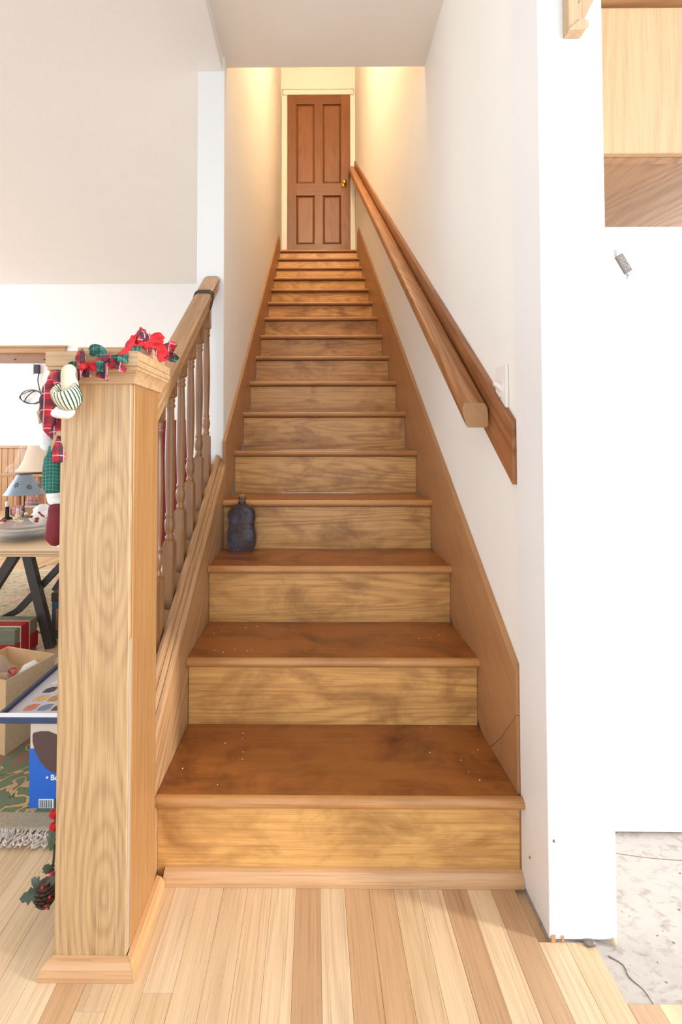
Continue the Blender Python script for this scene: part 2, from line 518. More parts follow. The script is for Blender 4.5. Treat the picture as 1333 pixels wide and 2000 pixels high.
def box(name, x0, x1, y0, y1, z0, z1, mat, parent=None, bev=0.0, segs=1, base=False):
    return boxes(name, [(x0, x1, y0, y1, z0, z1)], mat, parent, bev, base, segs)


def prism(name, prof, axis, a, b, mat, parent=None, smooth=False):
    """polygon extruded along an axis; prof holds the other two coordinates in x,y,z order"""
    def P(u, v, w):
        return {'X': (w, u, v), 'Y': (u, w, v), 'Z': (u, v, w)}[axis]
    n = len(prof)
    vs = [P(u, v, a) for u, v in prof] + [P(u, v, b) for u, v in prof]
    fs = [tuple(range(n)), tuple(range(n, 2 * n))] + [(i, (i + 1) % n, n + (i + 1) % n, n + i) for i in range(n)]
    o = mesh(name, vs, fs, mat, parent)
    if smooth:
        shade(o)
    return o


def shade(o, ang=40):
    me = o.data
    for p in me.polygons:
        p.use_smooth = True
    bm = bmesh.new()
    bm.from_mesh(me)
    for e in bm.edges:
        if len(e.link_faces) == 2 and e.calc_face_angle() > math.radians(ang):
            e.smooth = False
    bm.to_mesh(me)
    bm.free()


def lathe(name, prof, c, mat, parent=None, seg=20, ang=45, wob=None, base=False):
    vs, fs = [], []
    n = len(prof)
    for k in range(seg):
        a = 2 * PI * k / seg
        for (r, z) in prof:
            rr = r * (wob(a, z) if wob else 1)
            vs.append((c[0] + rr * math.cos(a), c[1] + rr * math.sin(a), c[2] + z))
    for k in range(seg):
        k2 = (k + 1) % seg
        for i in range(n - 1):
            fs.append((k * n + i, k2 * n + i, k2 * n + i + 1, k * n + i + 1))
    fs.append(tuple(k * n for k in range(seg)))
    fs.append(tuple(k * n + n - 1 for k in range(seg)))
    o = mesh(name, vs, fs, mat, parent, origin=Vector(c) if not base else None, base=base)
    shade(o, ang)
    return o


def catmull(pts, n=6):
    pts = [Vector(p) for p in pts]
    if len(pts) < 3:
        return [pts[0].lerp(pts[-1], i / n) for i in range(n + 1)]
    q = [pts[0] * 2 - pts[1]] + pts + [pts[-1] * 2 - pts[-2]]
    out = []
    for i in range(1, len(q) - 2):
        for k in range(n):
            t = k / n
            p0, p1, p2, p3 = q[i - 1], q[i], q[i + 1], q[i + 2]
            out.append(0.5 * (2 * p1 + (p2 - p0) * t + (2 * p0 - 5 * p1 + 4 * p2 - p3) * t * t + (3 * p1 - p0 - 3 * p2 + p3) * t ** 3))
    out.append(pts[-1])
    return out


def tube(name, pts, rad, mat, parent=None, seg=12, n=6, flat_y=1.0, rough=0.0, cap=True, origin=None, fold=0.0):
    """lofted tube; rad is a number or a list of radii per control point"""
    path = catmull(pts, n)
    m = len(path)
    if isinstance(rad, (int, float)):
        rr = [rad] * m
    else:
        rv = catmull([Vector((r, 0, 0)) for r in rad], n)
        rr = [v.x for v in rv]
    vs, fs = [], []
    tg = [(path[min(i + 1, m - 1)] - path[max(i - 1, 0)]).normalized() for i in range(m)]
    ref = Vector((0, 1, 0)) if abs(tg[0].y) < 0.8 else Vector((1, 0, 0))
    u = tg[0].cross(ref).normalized()
    for i in range(m):
        u = (u - tg[i] * u.dot(tg[i])).normalized()
        w = tg[i].cross(u)
        for k in range(seg):
            a = 2 * PI * k / seg
            d = u * math.cos(a) + w * math.sin(a) * flat_y
            r = rr[i]
            if rough:
                r *= 1 + rough * noise.noise((path[i] + d * r) * 55)
            if fold:
                r *= 1 + fold * math.sin(i * 1.7 + 2 * math.sin(a))
            vs.append(path[i] + d * r)
    for i in range(m - 1):
        for k in range(seg):
            k2 = (k + 1) % seg
            fs.append((i * seg + k, i * seg + k2, (i + 1) * seg + k2, (i + 1) * seg + k))
    if cap:
        fs.append(tuple(range(seg)))
        fs.append(tuple((m - 1) * seg + k for k in range(seg)))
    o = mesh(name, vs, fs, mat, parent, origin=origin)
    shade(o, 60)
    return o


def blob(name, c, r, mat, parent=None, rough=0.2, freq=30, seg=16, rings=10, base=False):
    vs, fs = [], []
    for i in range(rings + 1):
        th = PI * i / rings
        for k in range(seg):
            a = 2 * PI * k / seg
            d = Vector((math.sin(th) * math.cos(a), math.sin(th) * math.sin(a), math.cos(th)))
            p = Vector((d.x * r[0], d.y * r[1], d.z * r[2]))
            s = 1 + rough * noise.noise((Vector(c) + p) * freq)
            vs.append(Vector(c) + p * s)
    for i in range(rings):
        for k in range(seg):
            k2 = (k + 1) % seg
            fs.append((i * seg + k, i * seg + k2, (i + 1) * seg + k2, (i + 1) * seg + k))
    o = mesh(name, vs, fs, mat, parent, base=base)
    bm = bmesh.new()
    bm.from_mesh(o.data)
    bmesh.ops.remove_doubles(bm, verts=bm.verts, dist=1e-5)
    bm.to_mesh(o.data)
    bm.free()
    for p in o.data.polygons:
        p.use_smooth = True
    return o


def ribbon(name, pts, widths, side, mat, parent=None, n=5, cols=5, curl=0.15, th=0.0012):
    """strip of cloth: centre line, width along it, side direction(s); real thickness"""
    path = catmull(pts, n)
    m = len(path)
    wv = [v.x for v in catmull([Vector((w, 0, 0)) for w in widths], n)]
    sides = side if isinstance(side, list) else [side] * len(pts)
    sv = catmull([Vector(s) for s in sides], n)
    grid = []
    for i in range(m):
        t = (path[min(i + 1, m - 1)] - path[max(i - 1, 0)]).normalized()
        s = (sv[i] - t * sv[i].dot(t)).normalized()
        nn = t.cross(s)
        row = []
        for k in range(cols):
            q = k / (cols - 1) * 2 - 1
            p = path[i] + s * (q * wv[i] / 2) + nn * (curl * wv[i] * (q * q - 0.3) + wv[i] * 0.10 * math.sin(q * 5 + i * 0.5))
            row.append((p, nn))
        grid.append(row)
    vs = [p + nn * th / 2 for row in grid for p, nn in row] + [p - nn * th / 2 for row in grid for p, nn in row]
    N = m * cols
    fs = []
    for i in range(m - 1):
        for k in range(cols - 1):
            a, b, c, d = i * cols + k, i * cols + k + 1, (i + 1) * cols + k + 1, (i + 1) * cols + k
            fs += [(a, b, c, d), (N + d, N + c, N + b, N + a)]
    bd = [k for k in range(cols)] + [i * cols + cols - 1 for i in range(1, m)] + [(m - 1) * cols + k for k in range(cols - 2, -1, -1)] + [i * cols for i in range(m - 2, 0, -1)]
    for i in range(len(bd)):
        a, b = bd[i], bd[(i + 1) % len(bd)]
        fs.append((a, N + a, N + b, b))
    o = mesh(name, vs, fs, mat, parent)
    shade(o, 50)
    return o


def mitre_frame(name, x0, x1, y0, y1, prof, mat, parent=None):
    """solid square stack: prof is a list of (outward offset, z) from bottom to top"""
    vs, fs = [], []
    for (o, z) in prof:
        vs += [(x0 - o, y0 - o, z), (x1 + o, y0 - o, z), (x1 + o, y1 + o, z), (x0 - o, y1 + o, z)]
    n = len(prof)
    for i in range(n - 1):
        for k in range(4):
            k2 = (k + 1) % 4
            fs.append((i * 4 + k, i * 4 + k2, (i + 1) * 4 + k2, (i + 1) * 4 + k))
    fs += [(0, 1, 2, 3), tuple((n - 1) * 4 + k for k in range(4))]
    return mesh(name, vs, fs, mat, parent)


def tag(o, label, cat, group=None):
    o['label'] = label
    o['category'] = cat
    if group:
        o['group'] = group
    return o


def thing(name, loc, label, cat, group=None):
    o = bpy.data.objects.new(name, None)
    C.objects.link(o)
    o.location = loc
    o.empty_display_size = 0.05
    WL[o.name] = Vector(loc)
    return tag(o, label, cat, group)


def struct(o, label=None):
    o['kind'] = 'structure'
    if label:
        o['label'] = label
    return o


# ------------------------------------------------------------------ dimensions
W2 = 0.44            # half of the stair's clear width
RUN, RISE, Z0 = 0.254, 0.206107, 0.00493
NOSE, TT = 0.025, 0.027
XL, XR = -0.455, 0.457   # stairwell wall planes
CZ, SZ = 2.74, 2.81      # room ceiling, soffit


def tz(i):
    return i * RISE + Z0


# ------------------------------------------------------------------ structure
floor = struct(boxes('floor', [(-7, 1.9, -2.4, 6.1, -0.15, -0.014), (-7, -0.6, 2.75, 6.05, -0.014, 0.0), (-7, -2.45, -2.4, 2.75, -0.014, 0.0)], 'farfloor'),
               'oak strip floor of the hall and living room')
pw = 0.058


def plank(x, y0, y1):
    g = 0.0002
    bm = bmesh.new()
    w, l = pw - 2 * g, y1 - y0 - 2 * g
    h, c = 0.014, 0.0006
    vs = [(-w / 2, -l / 2, -h), (w / 2, -l / 2, -h), (w / 2, l / 2, -h), (-w / 2, l / 2, -h)]
    vs += [(a, b, -c) for a, b in ((-w / 2, -l / 2), (w / 2, -l / 2), (w / 2, l / 2), (-w / 2, l / 2))]
    vs += [(a, b, 0) for a, b in ((-w / 2 + c, -l / 2 + c), (w / 2 - c, -l / 2 + c), (w / 2 - c, l / 2 - c), (-w / 2 + c, l / 2 - c))]
    fs = [(3, 2, 1, 0), (8, 9, 10, 11)]
    for b in (0, 4):
        fs += [(b + k, b + (k + 1) % 4, b + 4 + (k + 1) % 4, b + 4 + k) for k in range(4)]
    me = bpy.data.meshes.new('plank')
    me.from_pydata(vs, [], fs)
    link('plank', me, 'floor', floor, (x + pw / 2, (y0 + y1) / 2, 0))


row = 0
x = -2.42
while x < 0.96:
    xc = x + pw / 2
    if xc < -0.585:
        yend = 2.75
    elif xc < 0.45:
        yend = 0.0
    elif xc < 0.545:
        yend = -0.127
    else:
        yend = -0.228
    ys = -1.35 + random.uniform(-0.45, 0.0)
    y = max(ys, -1.35)
    while y < yend - 0.01:
        ln = random.uniform(0.42, 1.15) if xc > -0.75 else random.uniform(0.7, 1.3)
        y2 = min(y + ln, yend)
        if yend - y2 < 0.16:
            y2 = yend
        plank(x, y, y2)
        y = y2
    x += pw
sub = struct(box('floor_kitchen', 0.448, 1.9, -0.23, 1.2, -0.014, -0.003, 'subfloor'), 'whitewashed rough subfloor with cracks below the refrigerator')
# crack in the subfloor beside the cut boards
cr = [Vector((0.555, -0.150, -0.0025)), Vector((0.575, -0.165, -0.0025)), Vector((0.572, -0.185, -0.0025)), Vector((0.586, -0.205, -0.0025)), Vector((0.588, -0.228, -0.0025))]
tube('crack', cr, [0.002, 0.0010, 0.0014, 0.0008, 0.0006], 'pewter', sub, 6, 3)
tube('crack', [(0.63, 0.10, -0.0025), (0.74, 0.075, -0.0025), (0.86, 0.06, -0.0025), (1.0, 0.058, -0.0025)], 0.0006, 'pewter', sub, 6, 3)
for k in range(26):
    q = Vector((random.uniform(0.6, 1.05), random.uniform(-0.21, 0.1), -0.003))
    blob('crumb', q, (random.uniform(.001, .0035), random.uniform(.001, .003), .0012), 'pewter' if k % 3 else 'carton', sub, 0.4, 300, 6, 4)

wr = struct(box('wall_right', XR, 0.585, 0.0, 4.35, -0.003, 5.95, 'wall_cream'))
wl = struct(box('wall_left', -0.575, XL, 0.82, 4.35, -0.003, 5.95, 'wall_cream'))
struct(box('wall_back', XL, XR, 4.13, 4.25, 3.0, 5.95, 'wall_cream'))
struct(boxes('ceiling', [(-7, -0.575, -2.4, 6.1, CZ, CZ + 0.2), (-0.575, -0.465, -2.4, 0.82, CZ, CZ + 0.2)], 'ceil'))
struct(boxes('ceiling_soffit', [(-0.465, 0.585, -2.4, 0.875, SZ, SZ + 0.13)], 'soffit'))
struct(box('ceiling_kitchen', 0.585, 2.4, -2.4, 1.3, CZ, CZ + 0.2, 'ceil'))
struct(box('ceiling_stairwell', XL, XR, 0.75, 4.35, 5.85, 5.95, 'wall_cream'))
struct(box('wall_header', XL, XR, 0.75, 0.875, SZ + 0.13, 5.85, 'wall_cream'))
# left end of the stair wall: painted end face
struct(box('trim_1', -0.575, XL - 0.0005, 0.815, 0.82, 0.93, CZ, 'gloss_white'))
# wall stub on the right
stub = struct(box('wall_stub', 0.447, 0.592, -0.126, 0.0, 0.002, SZ, 'gloss_white', bev=0.003))
# torn lower edge of the stub
box('splinter', 0.449, 0.458, -0.129, -0.1255, 0.0005, 0.016, 'trim_oak_z', stub)
box('splinter', 0.471, 0.476, -0.129, -0.1255, 0.0005, 0.013, 'trim_oak_z', stub)
blob('torn_edge', (0.527, -0.132, 0.004), (0.014, 0.006, 0.006), 'pewter', stub, 0.5, 90)
blob('torn_edge', (0.580, -0.132, 0.006), (0.008, 0.005, 0.006), 'carton', stub, 0.5, 90)
box('corner_bead', 0.4462, 0.4640, -0.1275, -0.1255, 0.012, SZ - 0.002, 'wall', stub, 0.0008)
for (px, py) in ((1083, 1643), (1036, 1675)):
    q = aty(px, py, -0.1285) if px > 1070 else CAM + ray(px, py) * ((0.4465 - CAM.x) / ray(px, py).x)
    blob('dent', q, (0.0025, 0.0015, 0.0035), 'pewter', stub, 0.3, 100, 8, 6)

# living room back wall with the cased opening
YB = 3.34
wbl = struct(boxes('wall_living_room', [(-7, -2.70, YB, YB + 0.14, 2.03, CZ), (-2.70, -0.575, YB, YB + 0.14, 0, CZ)], 'wall'))
tr = struct(boxes('trim_2', [(-7, -2.62, YB - 0.02, YB, 2.02, 2.075)], 'trim_oak', bev=0.004))
prism('crown_bead', [(YB - 0.032, 2.075), (YB - 0.032, 2.083), (YB - 0.024, 2.095), (YB, 2.095), (YB, 2.075)], 'X', -7, -2.61, 'trim_oak', tr)
box('jamb_head', -7, -2.70, YB, YB + 0.42, 1.995, 2.02, 'oak_board', tr)
box('casing_side', -2.70, -2.62, YB - 0.02, YB, 0, 2.02, 'trim_oak_z', tr, 0.003)
for px in (30, 87):
    q = aty(px, 702, YB + 0.2)
    lathe('hole_plug', [(0.0, 0), (0.012, 0), (0.012, 0.004), (0, 0.004)], (q.x, q.y, 1.991), 'black', tr, 10)
# room beyond
YD = 6.0
wd2 = struct(box('wall_den', -7, -2.0, YD, YD + 0.1, 0, CZ, 'wall'))
pan = struct(box('trim_3', -7, -2.4, YD - 0.006, YD, 0, 1.02, 'groove_shade'))
x = -5.9
me0 = None
while x < -3.7:
    if me0 is None:
        o = box('wainscot_board', x, x + 0.094, YD - 0.02, YD - 0.006, 0, 1.02, 'wains', pan, 0.003)
        me0 = o.data
    else:
        link('wainscot_board', me0, 'wains', pan, (x + 0.047, YD - 0.013, 0.51))
    x += 0.1
box('wainscot_cap', -7, -2.4, YD - 0.04, YD, 1.02, 1.065, 'trim_oak', pan, 0.006)
out = struct(box('wall_plate', *(lambda a, b: (a.x, b.x, YD - 0.012, YD, b.z, a.z))(aty(52, 708, YD), aty(66, 732, YD)), 'switch', None, 0.003))
out['label'] = 'white outlet cover high on the far den wall'

# ------------------------------------------------------------------ staircase
st = thing('staircase', (0, 0, 0), 'honey-stained wooden staircase climbing to the panelled door', 'staircase')
for i in range(1, 17):
    yf = (i - 1) * RUN
    if i == 1:
        box('riser', -W2, 0.444, yf, yf + 0.016, 0.001, tz(1) - TT, 'riser', st)
    else:
        box('riser', -W2 + 0.001, W2 - 0.001, yf, yf + 0.016, tz(i - 1) + 0.0005, tz(i) - TT, 'riser', st)
    z1, z0_ = tz(i), tz(i) - TT
    yb = yf + RUN if i < 16 else 4.12
    r = TT / 2
    ys_ = yf - NOSE + r + 0.002
    prof = [(ys_, z0_), (ys_, z1), (yf - NOSE + r, z1)]
    for k in range(1, 8):
        a = PI / 2 + PI * k / 8
        prof.append((yf - NOSE + r + r * math.cos(a), z1 - r + r * math.sin(a)))
    prof.append((yf - NOSE + r, z0_))
    xr = 0.446 if i == 1 else W2 - 0.0005
    o = prism('nosing', prof, 'X', -W2 + 0.0005, xr, 'nosing', st)
    box('tread' if i < 16 else 'landing', -W2 + 0.0005, W2 - 0.0005, ys_, yb, z0_, z1, 'tread', st)
    shade(o, 35)
    # thin dark strip painting in the shadow line under each nosing
    box('nosing_shade', -W2 + 0.002, W2 - 0.002, yf - 0.003, yf, z0_ - 0.0025, z0_ - 0.0002, 'groove_shade', st)


def skirt_pts(y0, y1, c, s=0.815):
    return [(y0, c + s * y0), (y1, c + s * y1)]


# right skirt board: main length and the small offcut at its foot
a, b = skirt_pts(0.001, 3.66, 0.498)
sp1 = aty(1012, 1428, 0.001)
cut0 = (0.001, 0.398)
cut1 = (0.090, 0.285)
pr = prism('skirt_board', [cut0, a, b, (3.80, b[1] - 0.01), (3.80, 3.305), (3.70, 3.10), (cut1[0] + 0.10, 0.18), cut1], 'X', W2, XR - 0.0005, 'skirt', st)
prism('skirt_offcut', [(0.001, 0.02), (0.001, cut0[1] - 0.0015), (cut1[0] - 0.001, cut1[1] - 0.001), (cut1[0] + 0.099, 0.179), (0.2, 0.02)], 'X', W2 + 0.0004, XR - 0.0005, 'skirt2', st)
a, b = skirt_pts(0.80, 3.66, 0.428)
prism('skirt_board', [(0.80, 0.72), (0.80, a[1]), b, (3.80, b[1] - 0.01), (3.80, 3.305), (3.70, 3.10)], 'X', XL + 0.0005, -W2, 'skirt', st)
# shoe moulding along the first riser
prism('shoe_moulding', [(-0.0005, 0.0005), (-0.020, 0.0005), (-0.020, 0.010), (-0.017, 0.020), (-0.010, 0.028), (-0.0005, 0.031)], 'X', -0.420, 0.446, 'shoe', st)
for k in range(34):
    i = random.choice((1, 1, 1, 1, 2, 2, 3))
    q = Vector((random.choice((-1, 1)) * random.uniform(0.25, 0.43), (i - 1) * RUN + random.uniform(0.02, 0.25), tz(i) + 0.0006))
    blob('plaster_crumb', q, (random.uniform(.0008, .0022),) * 2 + (.0009,), 'white_chip', st, 0.4, 300, 6, 4)

# ------------------------------------------------------------------ banister (newel, knee board, balusters, rail)
ban = thing('banister', (-0.51, -0.11, 0), 'oak banister with square newel post and turned balusters', 'banister')
PX0, PX1, PY0, PY1 = -0.583, -0.434, -0.184, -0.034
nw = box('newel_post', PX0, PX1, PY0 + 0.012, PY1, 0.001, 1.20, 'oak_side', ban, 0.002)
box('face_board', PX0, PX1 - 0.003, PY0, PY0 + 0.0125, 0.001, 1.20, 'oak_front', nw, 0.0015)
box('caulk_line', PX1 - 0.0031, PX1 - 0.0020, PY0 + 0.0020, PY0 + 0.0125, 0.03, 0.66, 'caulk', nw)
mitre_frame('cap_moulding', PX0, PX1, PY0, PY1, [(0.0, 1.186), (0.006, 1.188), (0.006, 1.193), (0.008, 1.200), (0.011, 1.207), (0.016, 1.213), (0.018, 1.214), (0.018, 1.220)], 'oak_cap', ban)
mitre_frame('newel_cap', PX0, PX1, PY0, PY1, [(0.019, 1.2202), (0.0205, 1.222), (0.0205, 1.250), (0.018, 1.2525)], 'oak_cap', ban)
mitre_frame('cap_block', PX0 - 0.012, PX1 + 0.008, -0.095, PY1 + 0.01, [(0.0, 1.2526), (0.002, 1.254), (0.002, 1.283), (0.0, 1.285)], 'oak_cap', ban)
box('seam', PX1 + 0.0200, PX1 + 0.0206, PY0 - 0.018, PY1 + 0.018, 1.2325, 1.2335, 'groove_shade', ban)
# shoe mouldings at its foot
qp = [(0.0, 0.0005), (-0.020, 0.0005), (-0.020, 0.010), (-0.017, 0.020), (-0.010, 0.028), (0.0, 0.031)]


def mitred(name, x0, x1, y, m0, m1, mat, flip=False):
    vs = []
    for (e, s) in ((x0, m0), (x1, m1)):
        for (d, z) in qp:
            if not flip:
                vs.append((e + s * d, y + d, z))
            else:
                vs.append((y - d, e + s * d, z))
    n = len(qp)
    fs = [tuple(range(n)), tuple(range(n, 2 * n))] + [(i, (i + 1) % n, n + (i + 1) % n, n + i) for i in range(n)]
    return mesh(name, vs, fs, mat, ban)


mitred('shoe_moulding', PX0, PX1, PY0 - 0.0003, 1, -1, 'shoe')
mitred('shoe_moulding', PY0, -0.0215, PX1 + 0.0003, 1, 0, 'shoe_y', True)
mitred('shoe_moulding', PY0, PY1, PX0 - 0.0203, 0, 0, 'shoe_y', True) if False else None


def kz(y):
    return 0.362 + 0.758 * y


# knee wall and its inner board
KY0, KY1 = -0.033, 0.812
prism('knee_wall', [(KY0, 0.001), (KY0, kz(KY0) - 0.03), (KY1, kz(KY1) - 0.03), (KY1, 0.001)], 'X', -0.570, -0.4605, 'wall', ban)
prism('inner_stringer', [(KY0, 0.001), (KY0, kz(KY0)), (KY1, kz(KY1)), (KY1, 0.001)], 'X', -0.460, -W2 - 0.0008, 'oak_y', ban)
# sloped cap with a raised moulded lip; section in x, height above kz
cs = [(-0.4602, -0.03), (-0.4602, 0.000), (-0.4400, 0.000), (-0.4425, 0.006), (-0.452, 0.013), (-0.4535, 0.011), (-0.4545, 0.017), (-0.464, 0.027),
      (-0.4655, 0.025), (-0.467, 0.034), (-0.478, 0.042), (-0.486, 0.040), (-0.488, 0.000), (-0.525, 0.000), (-0.527, 0.040), (-0.545, 0.040), (-0.575, 0.010), (-0.575, -0.03)]
n = len(cs)
vs = [(u, KY0, kz(KY0) + w) for u, w in cs] + [(u, KY1, kz(KY1) + w) for u, w in cs]
kc = mesh('sloped_cap', vs, [tuple(range(n)), tuple(range(n, 2 * n))] + [(i, (i + 1) % n, n + (i + 1) % n, n + i) for i in range(n)], 'oak_y', ban)


def rz(y):
    return 1.116 + 0.862 * y     # top of the rail


# balusters
def baluster_mesh():
    prof = []
    s = 0.0165
    bm = bmesh.new()
    # square lower block, turned middle, square upper block
    def sq(z0, z1, ch0, ch1):
        vs = []
        for z, k in ((z0, ch0), (z0 + 0.008, 1), (z1 - 0.008, 1), (z1, ch1)):
            h = s * k
            vs.append([bm.verts.new((a * h, b * h, z)) for a, b in ((-1, -1), (1, -1), (1, 1), (-1, 1))])
        for i in range(3):
            for k in range(4):
                bm.faces.new((vs[i][k], vs[i][(k + 1) % 4], vs[i + 1][(k + 1) % 4], vs[i + 1][k]))
        bm.faces.new(vs[0][::-1])
        bm.faces.new(vs[3])
    sq(0, 0.195, 1, 0.72)
    sq(0.640, 1.02, 0.72, 1)
    pr_ = [(0.010, 0.190), (0.0125, 0.196), (0.0145, 0.202), (0.0125, 0.208), (0.0105, 0.212), (0.0125, 0.220), (0.0155, 0.232), (0.0165, 0.244),
           (0.015, 0.256), (0.0115, 0.264), (0.0140, 0.270), (0.0140, 0.276), (0.0112, 0.282), (0.0130, 0.32), (0.0155, 0.40), (0.0158, 0.45),
           (0.0145, 0.52), (0.0125, 0.58), (0.0115, 0.606), (0.0150, 0.611), (0.0150, 0.618), (0.0118, 0.622), (0.0145, 0.628), (0.0145, 0.634), (0.011, 0.640), (0.010, 0.646)]
    seg = 14
    rings = []
    for (r, z) in pr_:
        rings.append([bm.verts.new((r * math.cos(2 * PI * k / seg), r * math.sin(2 * PI * k / seg), z)) for k in range(seg)])
    for i in range(len(rings) - 1):
        for k in range(seg):
            f = bm.faces.new((rings[i][k], rings[i][(k + 1) % seg], rings[i + 1][(k + 1) % seg], rings[i + 1][k]))
            f.smooth = True
    me = bpy.data.meshes.new('baluster')
    bm.to_mesh(me)
    bm.free()
    return me


bme = baluster_mesh()
for by in (0.165, 0.272, 0.380, 0.490, 0.605, 0.720):
    zb = kz(by) + 0.002
    top = rz(by) - 0.058
    # trim the upper block to the rail by clamping its end vertices
    me = bme.copy()
    for v in me.vertices:
        if v.co.z > 0.9:
            v.co.z = top - zb + v.co.y * 0.862 - (0.004 if v.co.z < 1.015 else 0)
        elif v.co.z < 0.001:
            v.co.z += v.co.y * 0.758
    link('baluster', me, 'baluster', ban, (-0.507, by, zb))

# rail: profiled handrail sheared along the slope
rs = [(-0.030, -0.060), (-0.030, -0.044), (-0.026, -0.040), (-0.028, -0.036), (-0.034, -0.028), (-0.036, -0.016), (-0.033, -0.006), (-0.022, 0.0),
      (0.022, 0.0), (0.033, -0.006), (0.036, -0.016), (0.034, -0.028), (0.028, -0.036), (0.026, -0.040), (0.030, -0.044), (0.030, -0.060)]
n = len(rs)
RY0, RY1 = -0.02, 0.805
vs = [(-0.505 + u, RY0, rz(RY0) + w) for u, w in rs] + [(-0.505 + u * k, RY1 + e, rz(RY1 + e) + w * k - (1 - k) * 0.02) for k, e in ((1, -0.006), (0.93, 0.0)) for u, w in rs]
fs = [tuple(range(n)), tuple(range(2 * n, 3 * n))]
for b_ in (0, n):
    fs += [(b_ + i, b_ + (i + 1) % n, b_ + n + (i + 1) % n, b_ + n + i) for i in range(n)]
rl = mesh('handrail', vs, fs, 'oak_y', ban)
shade(rl, 35)

# black band on the rail
ys = 0.66
bs = [(-0.0375, -0.062), (-0.0375, -0.016), (-0.034, -0.004), (-0.022, 0.0022), (0.022, 0.0022), (0.034, -0.004), (0.0385, -0.016), (0.036, -0.040), (0.032, -0.0625), (0, -0.0625)]
pts = []
for u, w in bs:
    yy = ys - 0.10 * max(0, (-w - 0.02)) * (1 if u > 0 else 0.2)
    pts.append((-0.505 + u, yy, rz(yy) + w))
vs, fs = [], []
m_ = len(pts)
for (u, yy, zz), (bu, bw) in zip(pts, bs):
    cen = Vector((-0.505, yy, rz(yy) - 0.03))
    d = (Vector((u, yy, zz)) - cen)
    d.y = 0
    d.normalize()
    for s in (-0.0115, 0.0115):
        for t_ in (0, 0.0022):
            vs.append((u + d.x * t_, yy + s, zz + s * 0.862 + d.z * t_))
for i in range(m_):
    j = (i + 1) % m_
    A, B = i * 4, j * 4
    fs += [(A, B, B + 2, A + 2), (A + 1, A + 3, B + 3, B + 1), (A, A + 1, B + 1, B), (A + 2, B + 2, B + 3, A + 3)]
tag(mesh('rubber_strap', vs, fs, 'black'), 'black elastic band wrapped around the upper end of the banister rail', 'strap')

# ------------------------------------------------------------------ wall handrail on the right
hr = thing('wall_handrail', (0.43, 0.0, 0.94), 'red oak handrail on a backing board along the right stairwell wall', 'handrail')


def bz(y):
    return 1.108 + 0.838 * y


y0, y1 = 0.001, 4.06
prism('backing_board', [(y0, bz(y0) - 0.147), (y0, bz(y0)), (y1, bz(y1)), (y1, bz(y1) - 0.147)], 'X', 0.4375, XR - 0.0005, 'oak_board', hr)
sec = [(-0.025, -0.070), (-0.031, -0.062), (-0.0345, -0.030), (-0.0345, -0.014), (-0.031, -0.004), (-0.025, 0.0), (0.025, 0.0), (0.031, -0.004), (0.0345, -0.014), (0.0345, -0.030), (0.031, -0.062), (0.025, -0.070)]
n = len(sec)


def grz(y):
    return 1.060 + 0.836 * y


ry0, ry1 = 0.142, 4.02
xc = 0.397
vs, fs = [], []
for yy in (ry0, ry1):
    for u, w in sec:
        sh = 0.020 if yy == ry0 else 0.0
        vs.append((xc + u, yy + sh * w / -0.07 * -1.0, grz(yy) + w))
fs = [tuple(range(n)), tuple(range(n, 2 * n))] + [(i, (i + 1) % n, n + (i + 1) % n, n + i) for i in range(n)]
rr_ = mesh('rail', vs, fs, 'oak_dark_y', hr)
shade(rr_, 30)
cap_ = [Vector(v) for v in vs[:n]]
eg = mesh('end_grain', [v + Vector((0, -0.0005, 0)) for v in cap_] + [v + Vector((0, -0.0018, 0)) for v in cap_],
          [tuple(range(n)), tuple(range(n, 2 * n))] + [(i, (i + 1) % n, n + (i + 1) % n, n + i) for i in range(n)], 'end_grain', hr)
for yy in (0.9, 2.1, 3.3):
    box('spacer_block', xc + 0.02, 0.4385, yy - 0.03, yy + 0.03, grz(yy) - 0.058, grz(yy) - 0.032, 'oak_board', hr)

# ------------------------------------------------------------------ door at the head of the stairs
LZ = tz(16)
dr = thing('door_1', (0.013, 4.115, LZ), 'stained pine door with four panels at the head of the stairs', 'door')
dr['kind'] = 'structure'
del dr['category']
DX0, DX1, DT = -0.372, 0.388, 5.352
ya, yb_ = 4.085, 4.115
sw = 0.107
mid = (DX0 + DX1) / 2
zr = [(LZ + 0.006, LZ + 0.20), (LZ + 0.80, LZ + 0.95), (DT - 0.115, DT)]
box('stile', DX0, DX0 + sw, ya, yb_, LZ + 0.006, DT, 'door', dr, 0.001)
box('stile', DX1 - sw, DX1, ya, yb_, LZ + 0.006, DT, 'door', dr, 0.001)
for (a, b) in zr:
    box('rail', DX0 + sw, DX1 - sw, ya, yb_, a, b, 'door_x', dr, 0.001)
for (a, b) in ((zr[0][1], zr[1][0]), (zr[1][1], zr[2][0])):
    box('mullion', mid - 0.05, mid + 0.05, ya, yb_, a, b, 'door', dr, 0.001)
    for (p, q) in ((DX0 + sw, mid - 0.05), (mid + 0.05, DX1 - sw)):
        e = 0.026
        vs = [(p, yb_ - 0.006, a), (q, yb_ - 0.006, a), (q, yb_ - 0.006, b), (p, yb_ - 0.006, b),
              (p, ya + 0.021, a), (q, ya + 0.021, a), (q, ya + 0.021, b), (p, ya + 0.021, b),
              (p + e, ya + 0.006, a + e), (q - e, ya + 0.006, a + e), (q - e, ya + 0.006, b - e), (p + e, ya + 0.006, b - e)]
        fs = [(3, 2, 1, 0), (8, 9, 10, 11)]
        for b2 in (0, 4):
            fs += [(b2 + k, b2 + (k + 1) % 4, b2 + 4 + (k + 1) % 4, b2 + 4 + k) for k in range(4)]
        mesh('panel', vs, fs, 'door', dr)
kp = aty(673, 360, ya)


